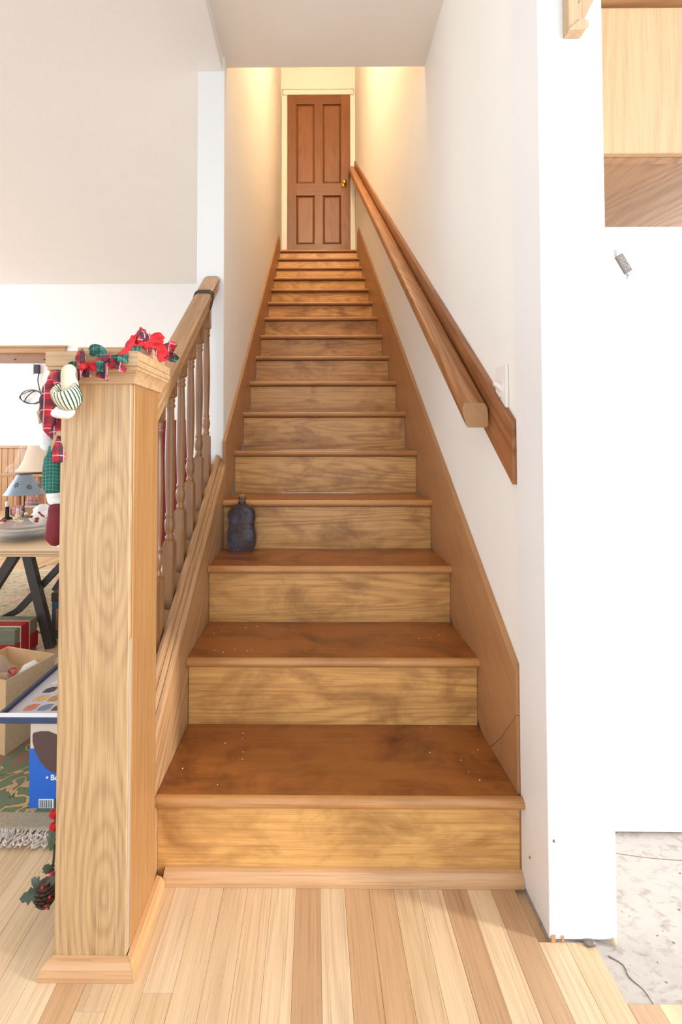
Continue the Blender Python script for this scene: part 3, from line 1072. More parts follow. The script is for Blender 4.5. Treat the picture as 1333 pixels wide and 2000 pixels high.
def lathe_y(name, prof, c, mat, parent, seg=18):
    vs, fs = [], []
    n = len(prof)
    for k in range(seg):
        a = 2 * PI * k / seg
        for (r, d) in prof:
            vs.append((c[0] + r * math.cos(a), c[1] - d, c[2] + r * math.sin(a)))
    for k in range(seg):
        k2 = (k + 1) % seg
        fs += [(k * n + i, k2 * n + i, k2 * n + i + 1, k * n + i + 1) for i in range(n - 1)]
    fs += [tuple(k * n for k in range(seg)), tuple(k * n + n - 1 for k in range(seg))]
    o = mesh(name, vs, fs, mat, parent)
    shade(o, 50)
    return o


kn = lathe_y('knob', [(0.030, 0.0), (0.031, 0.005), (0.020, 0.010), (0.011, 0.014), (0.010, 0.030), (0.020, 0.036), (0.027, 0.046), (0.027, 0.056), (0.018, 0.064), (0.002, 0.066)], kp, 'brass', dr)
kn['label'] = 'round brass door knob'
# white casing
cs_ = struct(box('trim_4', DX0 - 0.075, DX0 - 0.004, 4.095, 4.129, LZ + 0.001, DT + 0.006, 'casing_white', None, 0.004))
struct(box('trim_5', DX1 + 0.004, XR - 0.002, 4.095, 4.129, LZ + 0.001, DT + 0.006, 'casing_white', None, 0.004))
hd = struct(box('trim_6', DX0 - 0.06, DX1 + 0.045, 4.085, 4.129, DT + 0.007, DT + 0.066, 'casing_white', None, 0.004))
box('head_bead', DX0 - 0.068, DX1 + 0.052, 4.073, 4.129, DT + 0.066, DT + 0.083, 'casing_white', hd, 0.004)

# ------------------------------------------------------------------ light switch
sa, sb = 0.056, 0.122
sw_ = thing('light_switch', (XR, 0.089, 1.155), 'ivory toggle light switch on the wall beside the handrail end', 'light switch')
box('cover_plate', XR - 0.008, XR - 0.0003, sa, sb, 1.158, 1.274, 'switch', sw_, 0.002)
vs = [(XR - 0.008, 0.083, 1.222), (XR - 0.008, 0.095, 1.222), (XR - 0.008, 0.095, 1.204), (XR - 0.008, 0.083, 1.204),
      (XR - 0.028, 0.084, 1.232), (XR - 0.028, 0.094, 1.232), (XR - 0.026, 0.094, 1.222), (XR - 0.026, 0.084, 1.222)]
mesh('toggle', vs, [(0, 1, 2, 3), (4, 5, 6, 7), (0, 1, 5, 4), (1, 2, 6, 5), (2, 3, 7, 6), (3, 0, 4, 7)], 'switch', sw_)
for zz in (1.188, 1.246):
    blob('screw', (XR - 0.008, 0.089, zz), (0.0012, 0.003, 0.003), 'pewter' if zz < 1.2 else 'switch', sw_, 0, 1, 8, 6)

# ------------------------------------------------------------------ glass bottle
bx_, by_, bz_ = -0.415 + 0.061, 0.712, tz(3) + 0.0005
bt = thing('glass_bottle', (bx_, by_, bz_), 'dark cobalt blue glass flask with cork on the third step', 'bottle')
prof = [(0.0, 0.046), (0.008, 0.052), (0.03, 0.060), (0.06, 0.0625), (0.085, 0.059), (0.105, 0.054), (0.120, 0.0555), (0.140, 0.059), (0.160, 0.057), (0.175, 0.049), (0.185, 0.037), (0.192, 0.022),
        (0.197, 0.0155), (0.212, 0.0145), (0.214, 0.018), (0.220, 0.019), (0.223, 0.016)]
vs, fs = [], []
seg = 36
for z, r in prof:
    k_ = min(1, max(0, (0.197 - z) / 0.02))
    for k in range(seg):
        a = 2 * PI * k / seg
        ca, sa_ = math.cos(a), math.sin(a)
        e = 0.62 * k_ + 1.0 * (1 - k_)
        dx = math.copysign(abs(ca) ** e, ca) * r
        dy = math.copysign(abs(sa_) ** e, sa_) * r * (0.55 * k_ + 1 * (1 - k_))
        vs.append((bx_ + dx, by_ + dy, bz_ + z))
n = len(prof)
for i in range(n - 1):
    for k in range(seg):
        fs.append((i * seg + k, i * seg + (k + 1) % seg, (i + 1) * seg + (k + 1) % seg, (i + 1) * seg + k))
fs += [tuple(range(seg)), tuple((n - 1) * seg + k for k in range(seg))]
gb = mesh('flask', vs, fs, 'navy_glass', bt)
shade(gb, 50)
# pressed relief on the front of the flask
for k in range(40):
    a = 2 * PI * k / 40
    u, w = math.cos(a), math.sin(a)
    rx_ = 0.047 if w > -0.2 else 0.050
    q = Vector((bx_ + u * rx_ * (0.86 if abs(w) < 0.35 else 0.95), by_ - 0.0305 + 0.006 * abs(u) ** 3, bz_ + 0.096 + w * 0.076))
    if 0.03 < q.z - bz_ < 0.18:
        blob('relief', q, (0.005, 0.004, 0.006), 'navy_glass', gb, 0.3, 80, 8, 6)
lathe('cork', [(0.0, 0.216), (0.0105, 0.216), (0.0118, 0.233), (0.011, 0.235), (0.0, 0.235)], (bx_, by_, bz_), 'cork', bt, 16)

# ------------------------------------------------------------------ kitchen side: refrigerator, clip, cabinet, bracket, beads
YF = 0.128
fr = thing('refrigerator', (1.0, 0.45, 0.0), 'white refrigerator standing beyond the wall stub', 'refrigerator')
box('door', 0.625, 1.36, YF, YF + 0.06, 0.006, 1.674, 'fridge', fr, 0.004, 2)
box('cabinet_body', 0.63, 1.355, YF + 0.062, 0.82, 0.03, 1.655, 'fridge', fr, 0.004)
box('door_gasket', 0.635, 1.35, YF + 0.058, YF + 0.064, 0.02, 1.66, 'pewter', fr)
for fx in (0.66, 1.29):
    for fy in (0.22, 0.74):
        box('foot', fx, fx + 0.04, fy, fy + 0.04, -0.003, 0.032, 'black', fr)
mg = thing('magnet_clip', aty(1219, 515, YF - 0.006), 'taupe metal magnet clip with bright steel ends on the refrigerator', 'magnet')
A_, B_ = aty(1203, 487, YF - 0.006), aty(1236, 542, YF - 0.006)
dv = (B_ - A_)
L = dv.length
dv.normalize()
pv = Vector((dv.z, 0, -dv.x))


def slab(name, s0, s1, w0, w1, t0, t1, mat, parent, off=0.0):
    vs = []
    for t_ in (t0, t1):
        for s_, w_ in ((s0, w0), (s1, w1)):
            for sg in (-1, 1):
                q = A_ + dv * (s_ * L) + pv * (w_ * sg / 2 + off)
                vs.append((q.x, YF - t_, q.z))
    return mesh(name, vs, [(0, 1, 3, 2), (4, 6, 7, 5), (0, 2, 6, 4), (1, 5, 7, 3), (0, 4, 5, 1), (2, 3, 7, 6)], mat, parent)


slab('body', 0.20, 0.80, 0.020, 0.020, 0.0005, 0.008, 'pewter', mg)
slab('jaw', 0.13, 0.20, 0.010, 0.013, 0.001, 0.007, 'steel', mg)
slab('jaw_plate', 0.0, 0.13, 0.006, 0.017, 0.001, 0.012, 'steel', mg, -0.002)
slab('jaw', 0.80, 0.90, 0.013, 0.011, 0.001, 0.007, 'steel', mg)
slab('jaw_plate', 0.90, 1.0, 0.020, 0.016, 0.001, 0.012, 'steel', mg, 0.001)
for k in range(4):
    for j in range(5):
        slab('stamped_mark', 0.30 + j * 0.085, 0.345 + j * 0.085, 0.0016, 0.0016, 0.008, 0.0083, 'steel', mg, -0.006 + k * 0.004) if (k + j) % 3 else None
cb = thing('wall_cabinet', (1.1, 0.4, 1.88), 'light oak cabinet hung above the refrigerator', 'cabinet')
box('door', 0.60, 1.88, 0.128, 0.148, 1.884, 2.305, 'cab', cb, 0.002)
box('bottom_panel', 0.605, 1.88, 0.150, 0.80, 1.892, 1.905, 'cab_under', cb)
box('face_frame', 0.605, 1.88, 0.149, 0.170, 1.880, 1.893, 'cab_under', cb)
box('side_panel', 0.60, 0.618, 0.150, 0.80, 1.905, 2.60, 'cab', cb)
box('carcass', 0.618, 1.88, 0.152, 0.80, 1.905, 2.60, 'cab', cb)
box('top_rail', 0.598, 1.88, 0.108, 0.150, 2.322, 2.42, 'trim_oak', cb, 0.003)
struct(box('wall_kitchen', 0.585, 1.9, 0.825, 0.95, -0.003, CZ, 'wall'))
gd = thing('bead_garland', (0.985, 0.34, 1.656), 'copper gold bead garland piled on top of the refrigerator', 'garland')
for k in range(46):
    a = k * 0.55
    rr = 0.035 + 0.05 * ((k * 0.37) % 1)
    q = Vector((0.985 + rr * 1.3 * math.cos(a), 0.28 + rr * math.sin(a), 1.664 + 0.012 * (k % 5)))
    blob('bead', q, (0.0075,) * 3, 'goldbead', gd, 0.05, 50, 8, 6)
bk = thing('corner_bracket', (0.515, -0.15, 1.97), 'oak corner bracket with rounded foot at the top of the white wall stub', 'bracket')
box('upright', 0.5035, 0.527, -0.146, -0.1265, 1.973, 2.42, 'bracket', bk, 0.0015)
foot = [(0.505, 1.970), (0.540, 1.970), (0.546, 1.974), (0.548, 1.982), (0.546, 1.990), (0.540, 1.994), (0.530, 1.994), (0.505, 1.972)]
prism('foot', foot, 'Y', -0.148, -0.1265, 'bracket', bk)
prism('brace', [(0.5272, 1.996), (0.540, 1.996), (0.72, 2.36), (0.70, 2.37), (0.5272, 2.03)], 'Y', -0.144, -0.130, 'bracket', bk)

# ------------------------------------------------------------------ ribbon garland on the newel cap
rg_ = thing('ribbon_garland', (-0.50, -0.19, 1.25), 'garland of knotted red, tartan and green fabric strips on the newel cap', 'garland')
yg = -0.212


def rp(px, py, dy=0.0):
    return aty(px, py, yg + dy + 0.17 * min(1.0, max(0.0, (px - 240) / 90.0)))


core = [rp(150, 722, -.004), rp(172, 712, -.006), rp(190, 710, -.006), rp(206, 700, -.01), rp(226, 702, -.008), rp(240, 692, -.004), rp(252, 680, .01), rp(268, 672, .02), rp(284, 672, .03), rp(300, 676, .04), rp(318, 690, .04)]
tube('core_cord', core, [.004, .006, .008, .007, .007, .006, .006, .008, .009, .009, .005], 'redred', rg_, 8, 4, 1.0, 0.5)
SY = (0.25, -1, 0.25)
SZv = (0.2, -0.3, 1)
SX = (1, -0.3, 0.2)
cl = [
    ('tartan', [rp(160, 715, -.008), rp(156, 703, -.014), rp(155, 690, -.010), rp(157, 684, 0)], [.012, .022, .022, .014], SX),
    ('tartan', [rp(162, 715, -.008), rp(154, 728, -.015), rp(147, 738, -.012)], [.012, .030, .034], SX),
    ('tartan', [rp(165, 720, -.010), rp(170, 731, -.014), rp(172, 737, -.012)], [.014, .022, .018], SX),
    ('greencloth', [rp(210, 700, -.012), rp(196, 688, -.018), rp(184, 684, -.012), rp(175, 687, -.004)], [.010, .024, .026, .020], SZv),
    ('greencloth', [rp(214, 700, -.012), rp(232, 700, -.018), rp(248, 699, -.014), rp(258, 701, -.006)], [.010, .016, .018, .012], SZv),
    ('tartan', [rp(208, 700, -.014), rp(222, 708, -.020), rp(234, 716, -.018), rp(246, 724, -.010)], [.008, .016, .018, .010], SZv),
    ('tartan', [rp(206, 705, -.012), rp(203, 722, -.018), rp(200, 740, -.012)], [.012, .030, .030], SX),
    ('greencloth', [rp(206, 706, -.012), rp(198, 714, -.020), rp(192, 722, -.018), rp(200, 728, -.010)], [.010, .024, .020, .010], SZv),
    ('redred', [rp(216, 702, -.012), rp(220, 712, -.018), rp(224, 720, -.010)], [.010, .020, .014], SX),
    ('redred', [rp(170, 713, -.008), rp(184, 718, -.014), rp(196, 708, -.012)], [.010, .018, .010], SZv),
    ('redred', [rp(245, 690, 0), rp(250, 676, .004), rp(257, 661, .010), rp(262, 655, .014)], [.010, .018, .022, .016], SX),
    ('tartan', [rp(264, 672, .01), rp(267, 660, .006), rp(272, 650, .010), rp(276, 645, .018)], [.014, .028, .030, .014], SX),
    ('tartan', [rp(276, 672, .02), rp(282, 660, .016), rp(288, 652, .02)], [.012, .022, .012], SX),
    ('redred', [rp(272, 652, .018), rp(275, 645, .020), rp(275, 639, .022)], [.018, .010, .003], SX),
    ('redred', [rp(286, 674, .02), rp(296, 664, .014), rp(310, 664, .014), rp(319, 668, .02)], [.012, .030, .032, .020], SZv),
    ('redred', [rp(288, 676, .02), rp(302, 682, .010), rp(316, 690, .012), rp(326, 694, .02)], [.012, .032, .034, .020], SZv),
    ('tartan', [rp(306, 680, .02), rp(322, 680, .016), rp(334, 678, .016), rp(342, 682, .02)], [.012, .024, .028, .024], SZv),
    ('tartan', [rp(288, 682, .012), rp(300, 688, .008), rp(312, 692, .010)], [.012, .016, .012], SZv),
    ('tartan', [rp(322, 690, .02), rp(334, 697, .016), rp(343, 700, .018)], [.012, .020, .018], SZv),
    ('greencloth', [rp(330, 692, .02), rp(340, 698, .016), rp(347, 704, .018)], [.012, .020, .014], SZv),
    ('greencloth', [rp(252, 684, .004), rp(262, 682, .002), rp(276, 681, .008)], [.010, .016, .010], SZv),
    ('greencloth', [rp(284, 672, .026), rp(290, 662, .026), rp(292, 656, .030)], [.008, .014, .008], SX),
    ('greencloth', [rp(132, 716, .0), rp(140, 711, -.004), rp(150, 709, -.004)], [.006, .010, .008], SZv),
]
for mt, p_, w_, s_ in cl:
    ribbon('fabric_strip', p_, [q * (0.92 if p_[0].y < -0.17 else 1.1) for q in w_], s_, mt, rg_)
for px, py, dy in ((162, 716, -.012), (208, 701, -.016), (246, 690, .0), (284, 676, .02), (305, 682, .018)):
    blob('knot', rp(px, py, dy), (0.009, 0.008, 0.008), 'redred' if px != 208 else 'tartan', rg_, 0.3, 90, 10, 8)
tube('wire_end', [rp(272, 640, .024), rp(278, 641, .024), rp(284, 648, .024)], 0.0006, 'pewter', rg_, 6, 3)

# ------------------------------------------------------------------ cloth doll hanging on the newel
dl = thing('hanging_cloth_doll', aty(112, 1066, -0.12), 'stuffed cloth doll with tartan sleeve and maroon boot hanging on the newel post', 'doll')
yd = -0.130


def dp(px, py, y=None):
    return aty(px, py, yd if y is None else y)


hc = aty(135, 790, -0.236)
tube('mitten', [aty(137, 784, -0.232), aty(137, 765, -0.234), aty(136, 742, -0.232), aty(136, 724, -0.226), aty(136, 716, -0.222)], [.011, .0150, .0155, .0145, .008], 'mitten', dl, 16, 5)
def pleat(a, z):
    return 1 + 0.055 * math.sin(22 * a)
cuff = lathe('striped_cuff', [(0.0033, -0.0276), (0.0131, -0.0267), (0.0209, -0.0184), (0.025, -0.0055), (0.0254, 0.0074), (0.0234, 0.0166), (0.0201, 0.0202), (0.0168, 0.0175), (0.0135, 0.0074), (0.0107, -0.0055)], aty(131, 773, -0.240), 'stripe', dl, 88, 80, pleat)
cuff.rotation_euler = (math.radians(38), math.radians(-4), 0)
blob('fur_trim', aty(123, 806, -0.225), (0.022, 0.018, 0.012), 'fleece', dl, 0.25, 90)
tube('sleeve', [aty(108, 736, -0.185), aty(102, 752, -0.195), aty(96, 785, -0.19), aty(99, 815, -0.17), aty(106, 842, -0.15), aty(118, 850, -0.14)], [.010, .014, .018, .020, .020, .012], 'tartan', dl, 16, 6, 0.9, 0.3)
tube('upper_arm', [aty(104, 742, -0.19), aty(110, 734, -0.20), aty(117, 741, -0.215), aty(121, 756, -0.222)], [.010, .012, .013, .013], 'tartan', dl, 14, 5, 0.9, 0.3)
blob('jacket', aty(122, 838, -0.150), (0.026, 0.026, 0.030), 'tartan', dl, 0.2, 60)
blob('beard', aty(93, 800, -0.115), (0.016, 0.020, 0.030), 'fleece', dl, 0.45, 70)
blob('hair', aty(84, 806, -0.095), (0.009, 0.012, 0.024), 'burlap', dl, 0.6, 90)
blob('fur_collar', aty(96, 858, -0.120), (0.020, 0.020, 0.028), 'fleece', dl, 0.4, 80)
tube('burlap_bow', [aty(106, 846, -0.165), aty(118, 848, -0.175), aty(130, 853, -0.172), aty(131, 868, -0.165)], [.006, .008, .007, .005], 'burlap', dl, 10, 4, 0.6, 0.6)
tube('burlap_bow', [aty(112, 850, -0.172), aty(107, 865, -0.172), aty(104, 880, -0.165)], [.006, .007, .004], 'burlap', dl, 10, 4, 0.6, 0.6)
tube('gathered_pouch', [aty(116, 852, -0.176), aty(117, 870, -0.180), aty(116, 888, -0.182), aty(115, 899, -0.176)], [.005, .010, .014, .011], 'tartan', dl, 14, 5, 0.9, 0.35)
tube('trousers', [dp(114, 872), dp(113, 895), dp(112, 925), dp(111, 950), dp(111, 962)], [.018, .026, .0275, .0265, .020], 'greencheck', dl, 20, 6, 0.95, 0.16)
tube('fur_cuff', [dp(113, 959), dp(113, 968), dp(113, 978), dp(113, 984)], [.018, .0205, .0205, .017], 'fleece', dl, 18, 5, 0.95, 0.3)
tube('boot', [dp(114, 980), dp(114, 1000), dp(112, 1025), dp(109, 1045), dp(110, 1058), dp(113, 1065)], [.0175, .0190, .0205, .0215, .0150, .005], 'maroon', dl, 18, 6, 0.95, 0.22)

# ------------------------------------------------------------------ holly pick with pinecone behind the newel's foot
hp = thing('holly_pick', aty(96, 1776, -0.075), 'holly sprig with pinecone and red berries leaning on the newel foot', 'decoration')
yh = -0.085


def hq(px, py, dy=0):
    return aty(px, py, yh + dy)


tube('stem', [hq(108, 1560, .02), hq(107, 1640, .015), hq(103, 1700, .005), hq(97, 1740), hq(95, 1775)], 0.0025, 'leaf', hp, 8, 5)
cc = hq(90, 1747)
for ring in range(9):
    zz = cc.z + 0.024 - ring * 0.0062
    r = 0.020 * math.sin(PI * (ring + 0.9) / 10.2)
    for k in range(9):
        a = 2 * PI * (k + 0.5 * (ring % 2)) / 9
        q = Vector((cc.x + r * math.cos(a), cc.y + r * math.sin(a), zz))
        d = Vector((math.cos(a), math.sin(a), 0))
        sd = Vector((-d.y, d.x, 0))
        vs = [q - d * 0.008 - sd * 0.003, q - d * 0.008 + sd * 0.003, q + d * 0.003 + sd * 0.006 + Vector((0, 0, .0035)), q + d * 0.0055 + Vector((0, 0, .005)), q + d * 0.003 - sd * 0.006 + Vector((0, 0, .0035))]
        vs = vs + [v + Vector((0, 0, 0.0018)) for v in vs]
        mesh('cone_scale', vs, [(0, 1, 2, 3, 4), (9, 8, 7, 6, 5)] + [(i, (i + 1) % 5, 5 + (i + 1) % 5, 5 + i) for i in range(5)], 'cone', hp)
blob('cone_core', cc, (0.012, 0.012, 0.026), 'cone', hp, 0.1, 50, 10, 8)


def leaf(p0, p1, w, nrm):
    p0, p1 = Vector(p0), Vector(p1)
    ax = p1 - p0
    sd = ax.cross(Vector(nrm)).normalized()
    nn = sd.cross(ax).normalized()
    tsz = [0, .14, .22, .36, .46, .60, .70, .84, 1]
    wd_ = [.05, .55, .34, .95, .55, .95, .5, .55, .0]
    L_, R_ = [], []
    for t_, w_ in zip(tsz, wd_):
        c = p0 + ax * t_ + nn * (0.10 * ax.length * math.sin(PI * t_))
        L_.append(c + sd * w * w_ - nn * w * w_ * 0.3)
        R_.append(c - sd * w * w_ - nn * w * w_ * 0.3)
    vs, fs = [], []
    mids = [p0 + ax * t_ + nn * (0.10 * ax.length * math.sin(PI * t_)) for t_ in tsz]
    for off in (0.0, 0.0012):
        for i in range(9):
            vs += [L_[i] + nn * off, mids[i] + nn * off, R_[i] + nn * off]
    for b_ in (0, 27):
        for i in range(8):
            fs += [(b_ + i * 3, b_ + i * 3 + 1, b_ + i * 3 + 4, b_ + i * 3 + 3), (b_ + i * 3 + 1, b_ + i * 3 + 2, b_ + i * 3 + 5, b_ + i * 3 + 4)]
    for i in range(8):
        fs += [(i * 3, i * 3 + 3, 27 + i * 3 + 3, 27 + i * 3), (i * 3 + 2, i * 3 + 5, 27 + i * 3 + 5, 27 + i * 3 + 2)]
    return mesh('holly_leaf', vs, fs, 'leaf', hp)


leaf(hq(86, 1742, -.004), hq(38, 1756, -.02), 0.016, (0.2, -0.6, 1))
leaf(hq(88, 1738), hq(62, 1716, .02), 0.013, (0, -1, 0.5))
leaf(hq(104, 1704), hq(86, 1690, -.01), 0.014, (0, -1, 0.4))
leaf(hq(108, 1610, .01), hq(98, 1662, .0), 0.018, (-0.4, -1, 0.2))
leaf(hq(112, 1700), hq(100, 1730, -.01), 0.012, (-0.4, -1, 0.2))
for px, py, dy, r in ((91, 1767, -.012, .0065), (83, 1734, -.016, .0035), (101, 1707, -.010, .005), (97, 1752, -.02, .003)):
    blob('berry', hq(px, py, dy), (r, r, r), 'berry', hp, 0.02, 50, 12, 8)
for py, dy in ((1612, 0.0), (1588, 0.005)):
    ribbon('red_bow', [hq(114, py - 8, .004), hq(106, py, -.008), hq(104, py + 6, -.006), hq(112, py + 10, 0)], [.012, .018, .018, .010], (1, -0.4, 0.3), 'redred', hp)

# ------------------------------------------------------------------ rugs
rx0, rx1, ry0_, ry1_ = -2.1, -0.66, 0.125, 0.92
M['rug'] = rug_mat('green_tan_rug', (112, 126, 96), (196, 164, 122), (150, 112, 92), (176, 160, 132), (rx1 - rx0) / 2, (ry1_ - ry0_) / 2)
M['rug2'] = rug_mat('pale_floral_rug', (228, 208, 176), (200, 190, 150), (222, 176, 152), (232, 214, 184), 0.8, 0.6)
rugt = thing('patterned_rug', ((rx0 + rx1) / 2, (ry0_ + ry1_) / 2, 0), 'green and tan carved wool rug with cream fringe under the boxes', 'rug')
rgo = box('pile', rx0, rx1, ry0_, ry1_, 0.0005, 0.012, 'rug', rugt, 0.003)
vs, fs = [], []


def add_cord(pts, r):
    b0 = len(vs)
    pth = catmull(pts, 3)
    for i, p in enumerate(pth):
        t_ = (pth[min(i + 1, len(pth) - 1)] - pth[max(i - 1, 0)]).normalized()
        s_ = t_.cross(Vector((0, 0, 1))).normalized()
        for k in range(4):
            a = PI / 2 * k
            vs.append(p + s_ * (r * math.cos(a)) + Vector((0, 0, r * math.sin(a))))
    for i in range(len(pth) - 1):
        for k in range(4):
            fs.append((b0 + i * 4 + k, b0 + i * 4 + (k + 1) % 4, b0 + (i + 1) * 4 + (k + 1) % 4, b0 + (i + 1) * 4 + k))


x = rx0
while x < rx1:
    for j in range(2):
        xx = x + random.uniform(-.004, .004)
        pts = [Vector((xx, ry0_ + 0.004, 0.008))]
        for k in range(1, 5):
            pts.append(Vector((xx + random.uniform(-.011, .011), ry0_ - k * 0.0125 * random.uniform(0.8, 1.15), 0.0045 + random.uniform(0, .004))))
        add_cord(pts, random.uniform(.0018, .003))
    x += 0.0075
fo = mesh('fringe', vs, fs, 'fringe', rugt)
fo['kind'] = 'stuff'
rug2 = tag(box('pale_rug', -3.2, -1.50, 1.38, 2.60, 0.0005, 0.009, 'rug2', None, 0.003), 'pale pink and cream floral rug beneath the low table', 'rug')

# ------------------------------------------------------------------ blue printed box
bb = thing('blue_board_box', (-0.765, 0.33, 0.0123), 'blue and cream cardboard box with barcode and lettering beside the newel post', 'box')
BY = 0.19
bl = aty(57, 1588, BY)
BX0, BX1, BZ0, BZ1 = bl.x, -0.655, 0.0125, 0.262
box('carton', BX0, BX1, BY, 0.47, BZ0, BZ1, 'boxcream', bb, 0.001)


def quadprint(name, pl_, mat, d=0.0006):
    """flat print on the box front: polygon in pixels"""
    pts = [aty(px, py, BY) for px, py in pl_]
    n = len(pts)
    vs = [(p.x, BY - d, p.z) for p in pts] + [(p.x, BY - 0.0001, p.z) for p in pts]
    return mesh(name, vs, [tuple(range(n)), tuple(range(n, 2 * n))] + [(i, (i + 1) % n, n + (i + 1) % n, n + i) for i in range(n)], mat, bb)


quadprint('blue_panel', [(57.5, 1462), (180, 1462), (180, 1587), (57.5, 1587)], 'boxblue', 0.0006)
el = [(64, 1435), (66, 1431), (80, 1428), (95, 1428), (110, 1434), (122, 1448), (134, 1470), (134, 1510), (120, 1512), (108, 1510), (92, 1502), (78, 1486), (68, 1464), (64, 1448)]
quadprint('brown_shape', el, 'boxbrown', 0.0011)
rim = []
bcd = quadprint('barcode', [(76, 1560), (105, 1560), (105, 1580), (76, 1580)], 'ink_white', 0.0010)
for k, (u, w) in enumerate(((78, 1.4), (80.5, .8), (82.5, 1.6), (85.5, .8), (87.5, 1.0), (90, 2.0), (93.5, .8), (95.5, 1.4), (98.5, .8), (100.5, 1.6))):
    pts = [aty(px, py, BY) for px, py in ((u, 1562), (u + w, 1562), (u + w, 1577), (u, 1577))]
    vs = [(p.x, BY - 0.0013, p.z) for p in pts] + [(p.x, BY - 0.0009, p.z) for p in pts]
    mesh('bar', vs, [(0, 1, 2, 3), (4, 5, 6, 7), (0, 1, 5, 4), (1, 2, 6, 5), (2, 3, 7, 6), (3, 0, 4, 7)], 'ink_black', bcd)


def text(name, s, p, size, mat, parent, rot=(PI / 2, 0, 0), off=0.0):
    cu = bpy.data.curves.new(name, 'FONT')
    cu.body = s
    cu.size = size
    cu.extrude = 0.0003
    cu.offset = off
    o = bpy.data.objects.new(name, cu)
    C.objects.link(o)
    dg = bpy.context.evaluated_depsgraph_get()
    me = bpy.data.meshes.new_from_object(o.evaluated_get(dg))
    bpy.data.objects.remove(o)
    me.transform(Matrix.Rotation(rot[0], 4, 'X'))
    me.materials.clear()
    r = link(name, me, mat, parent, p)
    return r


tp = aty(90, 1523, BY)
text('lettering', '• Boa', (tp.x, BY - 0.0010, tp.z), 0.0215, 'ink_white', bb, off=0.0006)

# ------------------------------------------------------------------ framed board lying across the boxes
TZ = 0.286
tb = thing('framed_picture_board', (-0.77, 0.38, 0.263), 'navy-edged picture board with rows of small pictures lying across the boxes', 'board')
tx0, tx1, ty0, ty1 = -0.972, -0.66, 0.168, 0.56
box('base_board', tx0 + 0.004, tx1, ty0 + 0.004, ty1, 0.2635, 0.272, 'greyprint', tb)
box('frame_edge', tx0, tx1, ty0, ty0 + 0.011, 0.2635, TZ - 0.003, 'navy', tb, 0.0025)
box('frame_lip', tx0 + 0.002, tx1, ty0 + 0.001, ty0 + 0.016, TZ - 0.003, TZ, 'ink_white', tb)
box('frame_edge', tx0, tx0 + 0.014, ty0 + 0.011, ty1, 0.2635, TZ, 'navy_dark', tb, 0.002)
box('frame_edge', tx0, tx1, ty1 - 0.014, ty1, 0.2635, TZ, 'navy_dark', tb, 0.002)
box('print_sheet', tx0 + 0.014, tx1, ty0 + 0.016, ty1 - 0.014, 0.272, 0.2745, 'greyprint', tb)
pics = [(204, 112, 70), (190, 140, 60), (60, 56, 58), (120, 130, 160), (186, 96, 84), (220, 170, 90), (96, 70, 56), (222, 208, 190)]
for i, c in enumerate(pics):
    M['pic%d' % i] = flat('picture_print_%d' % i, c, 0.5, 0, 90, 0.25)
for r in range(6):
    yy = ty0 + 0.062 + r * 0.046
    for c in range(6):
        xx = -0.905 + c * 0.042
        k = (r * 5 + c * 3 + (r * c) % 3) % 8
        vs_ = [(-.5, -.5), (0.2, -.5), (.5, -.2), (.5, .5), (-.1, .5), (-.5, .1)]
        vs = [(xx + 0.033 * u, yy + 0.032 * w, z_) for z_ in (0.2745, 0.2752) for u, w in vs_]
        mesh('small_picture', vs, [tuple(range(6)), tuple(range(6, 12))] + [(i, (i + 1) % 6, 6 + (i + 1) % 6, 6 + i) for i in range(6)], 'pic%d' % k, tb)

# ------------------------------------------------------------------ open cardboard box with a plastic bag
def atz(px, py, z):
    d = ray(px, py)
    return CAM + d * ((z - CAM.z) / d.z)


cz1 = 0.262
cN, cR, cB = atz(12, 1330, cz1), atz(106, 1278, cz1), atz(40, 1262, cz1)
e1 = (cR - cN)
e1.z = 0
l1 = e1.length * 1.02
e1.normalize()
e2 = Vector((-e1.y, e1.x, 0))
l2 = abs((cB - cR).dot(e2)) * 1.25
cen = cN + e1 * l1 / 2 + e2 * l2 / 2
cbx = thing('open_cardboard_box', (cen.x, cen.y, 0.0123), 'open brown cardboard box with a clear bag in it', 'box')


def obox(name, u0, u1, w0, w1, z0, z1, mat):
    vs = [Vector((cN.x, cN.y, 0)) + e1 * u + e2 * w + Vector((0, 0, z)) for z in (z0, z1) for u, w in ((u0, w0), (u1, w0), (u1, w1), (u0, w1))]
    return mesh(name, vs, [(0, 1, 2, 3), (4, 5, 6, 7), (0, 1, 5, 4), (1, 2, 6, 5), (2, 3, 7, 6), (3, 0, 4, 7)], mat, cbx)


t_ = 0.004
obox('side', 0, l1, 0, t_, 0.0125, cz1, 'carton')
obox('side', 0, l1, l2 - t_, l2, 0.0125, cz1, 'carton_in')
obox('end', 0, t_, t_, l2 - t_, 0.0125, cz1, 'carton_in')
obox('end', l1 - t_, l1, t_, l2 - t_, 0.0125, cz1, 'carton_in')
obox('bottom', t_, l1 - t_, t_, l2 - t_, 0.0125, 0.017, 'carton')
bc_ = cN + e1 * l1 * 0.30 + e2 * l2 * 0.42
bag = thing('plastic_bag', (bc_.x, bc_.y, 0.018), 'clear crinkled plastic bag with red ring inside the cardboard box', 'bag')
blob('film', (bc_.x, bc_.y, 0.155), (0.062, 0.055, 0.135), 'wrap', bag, 0.3, 18, 22, 16)
blob('crumpled_paper', (bc_.x + e1.x * 0.12, bc_.y + e1.y * 0.12, 0.125), (0.05, 0.045, 0.105), 'whitecloth', bag, 0.3, 30)
box('label_card', bc_.x - 0.03, bc_.x + 0.03, bc_.y - 0.01, bc_.y - 0.008, 0.18, 0.25, 'carton_in', bag)
rq = atz(24, 1312, 0.262)
lp = [rq + Vector((0.012 * math.cos(a), 0.006 * math.sin(2 * a), 0.012 * math.sin(a))) for a in [2 * PI * k / 10 for k in range(11)]]
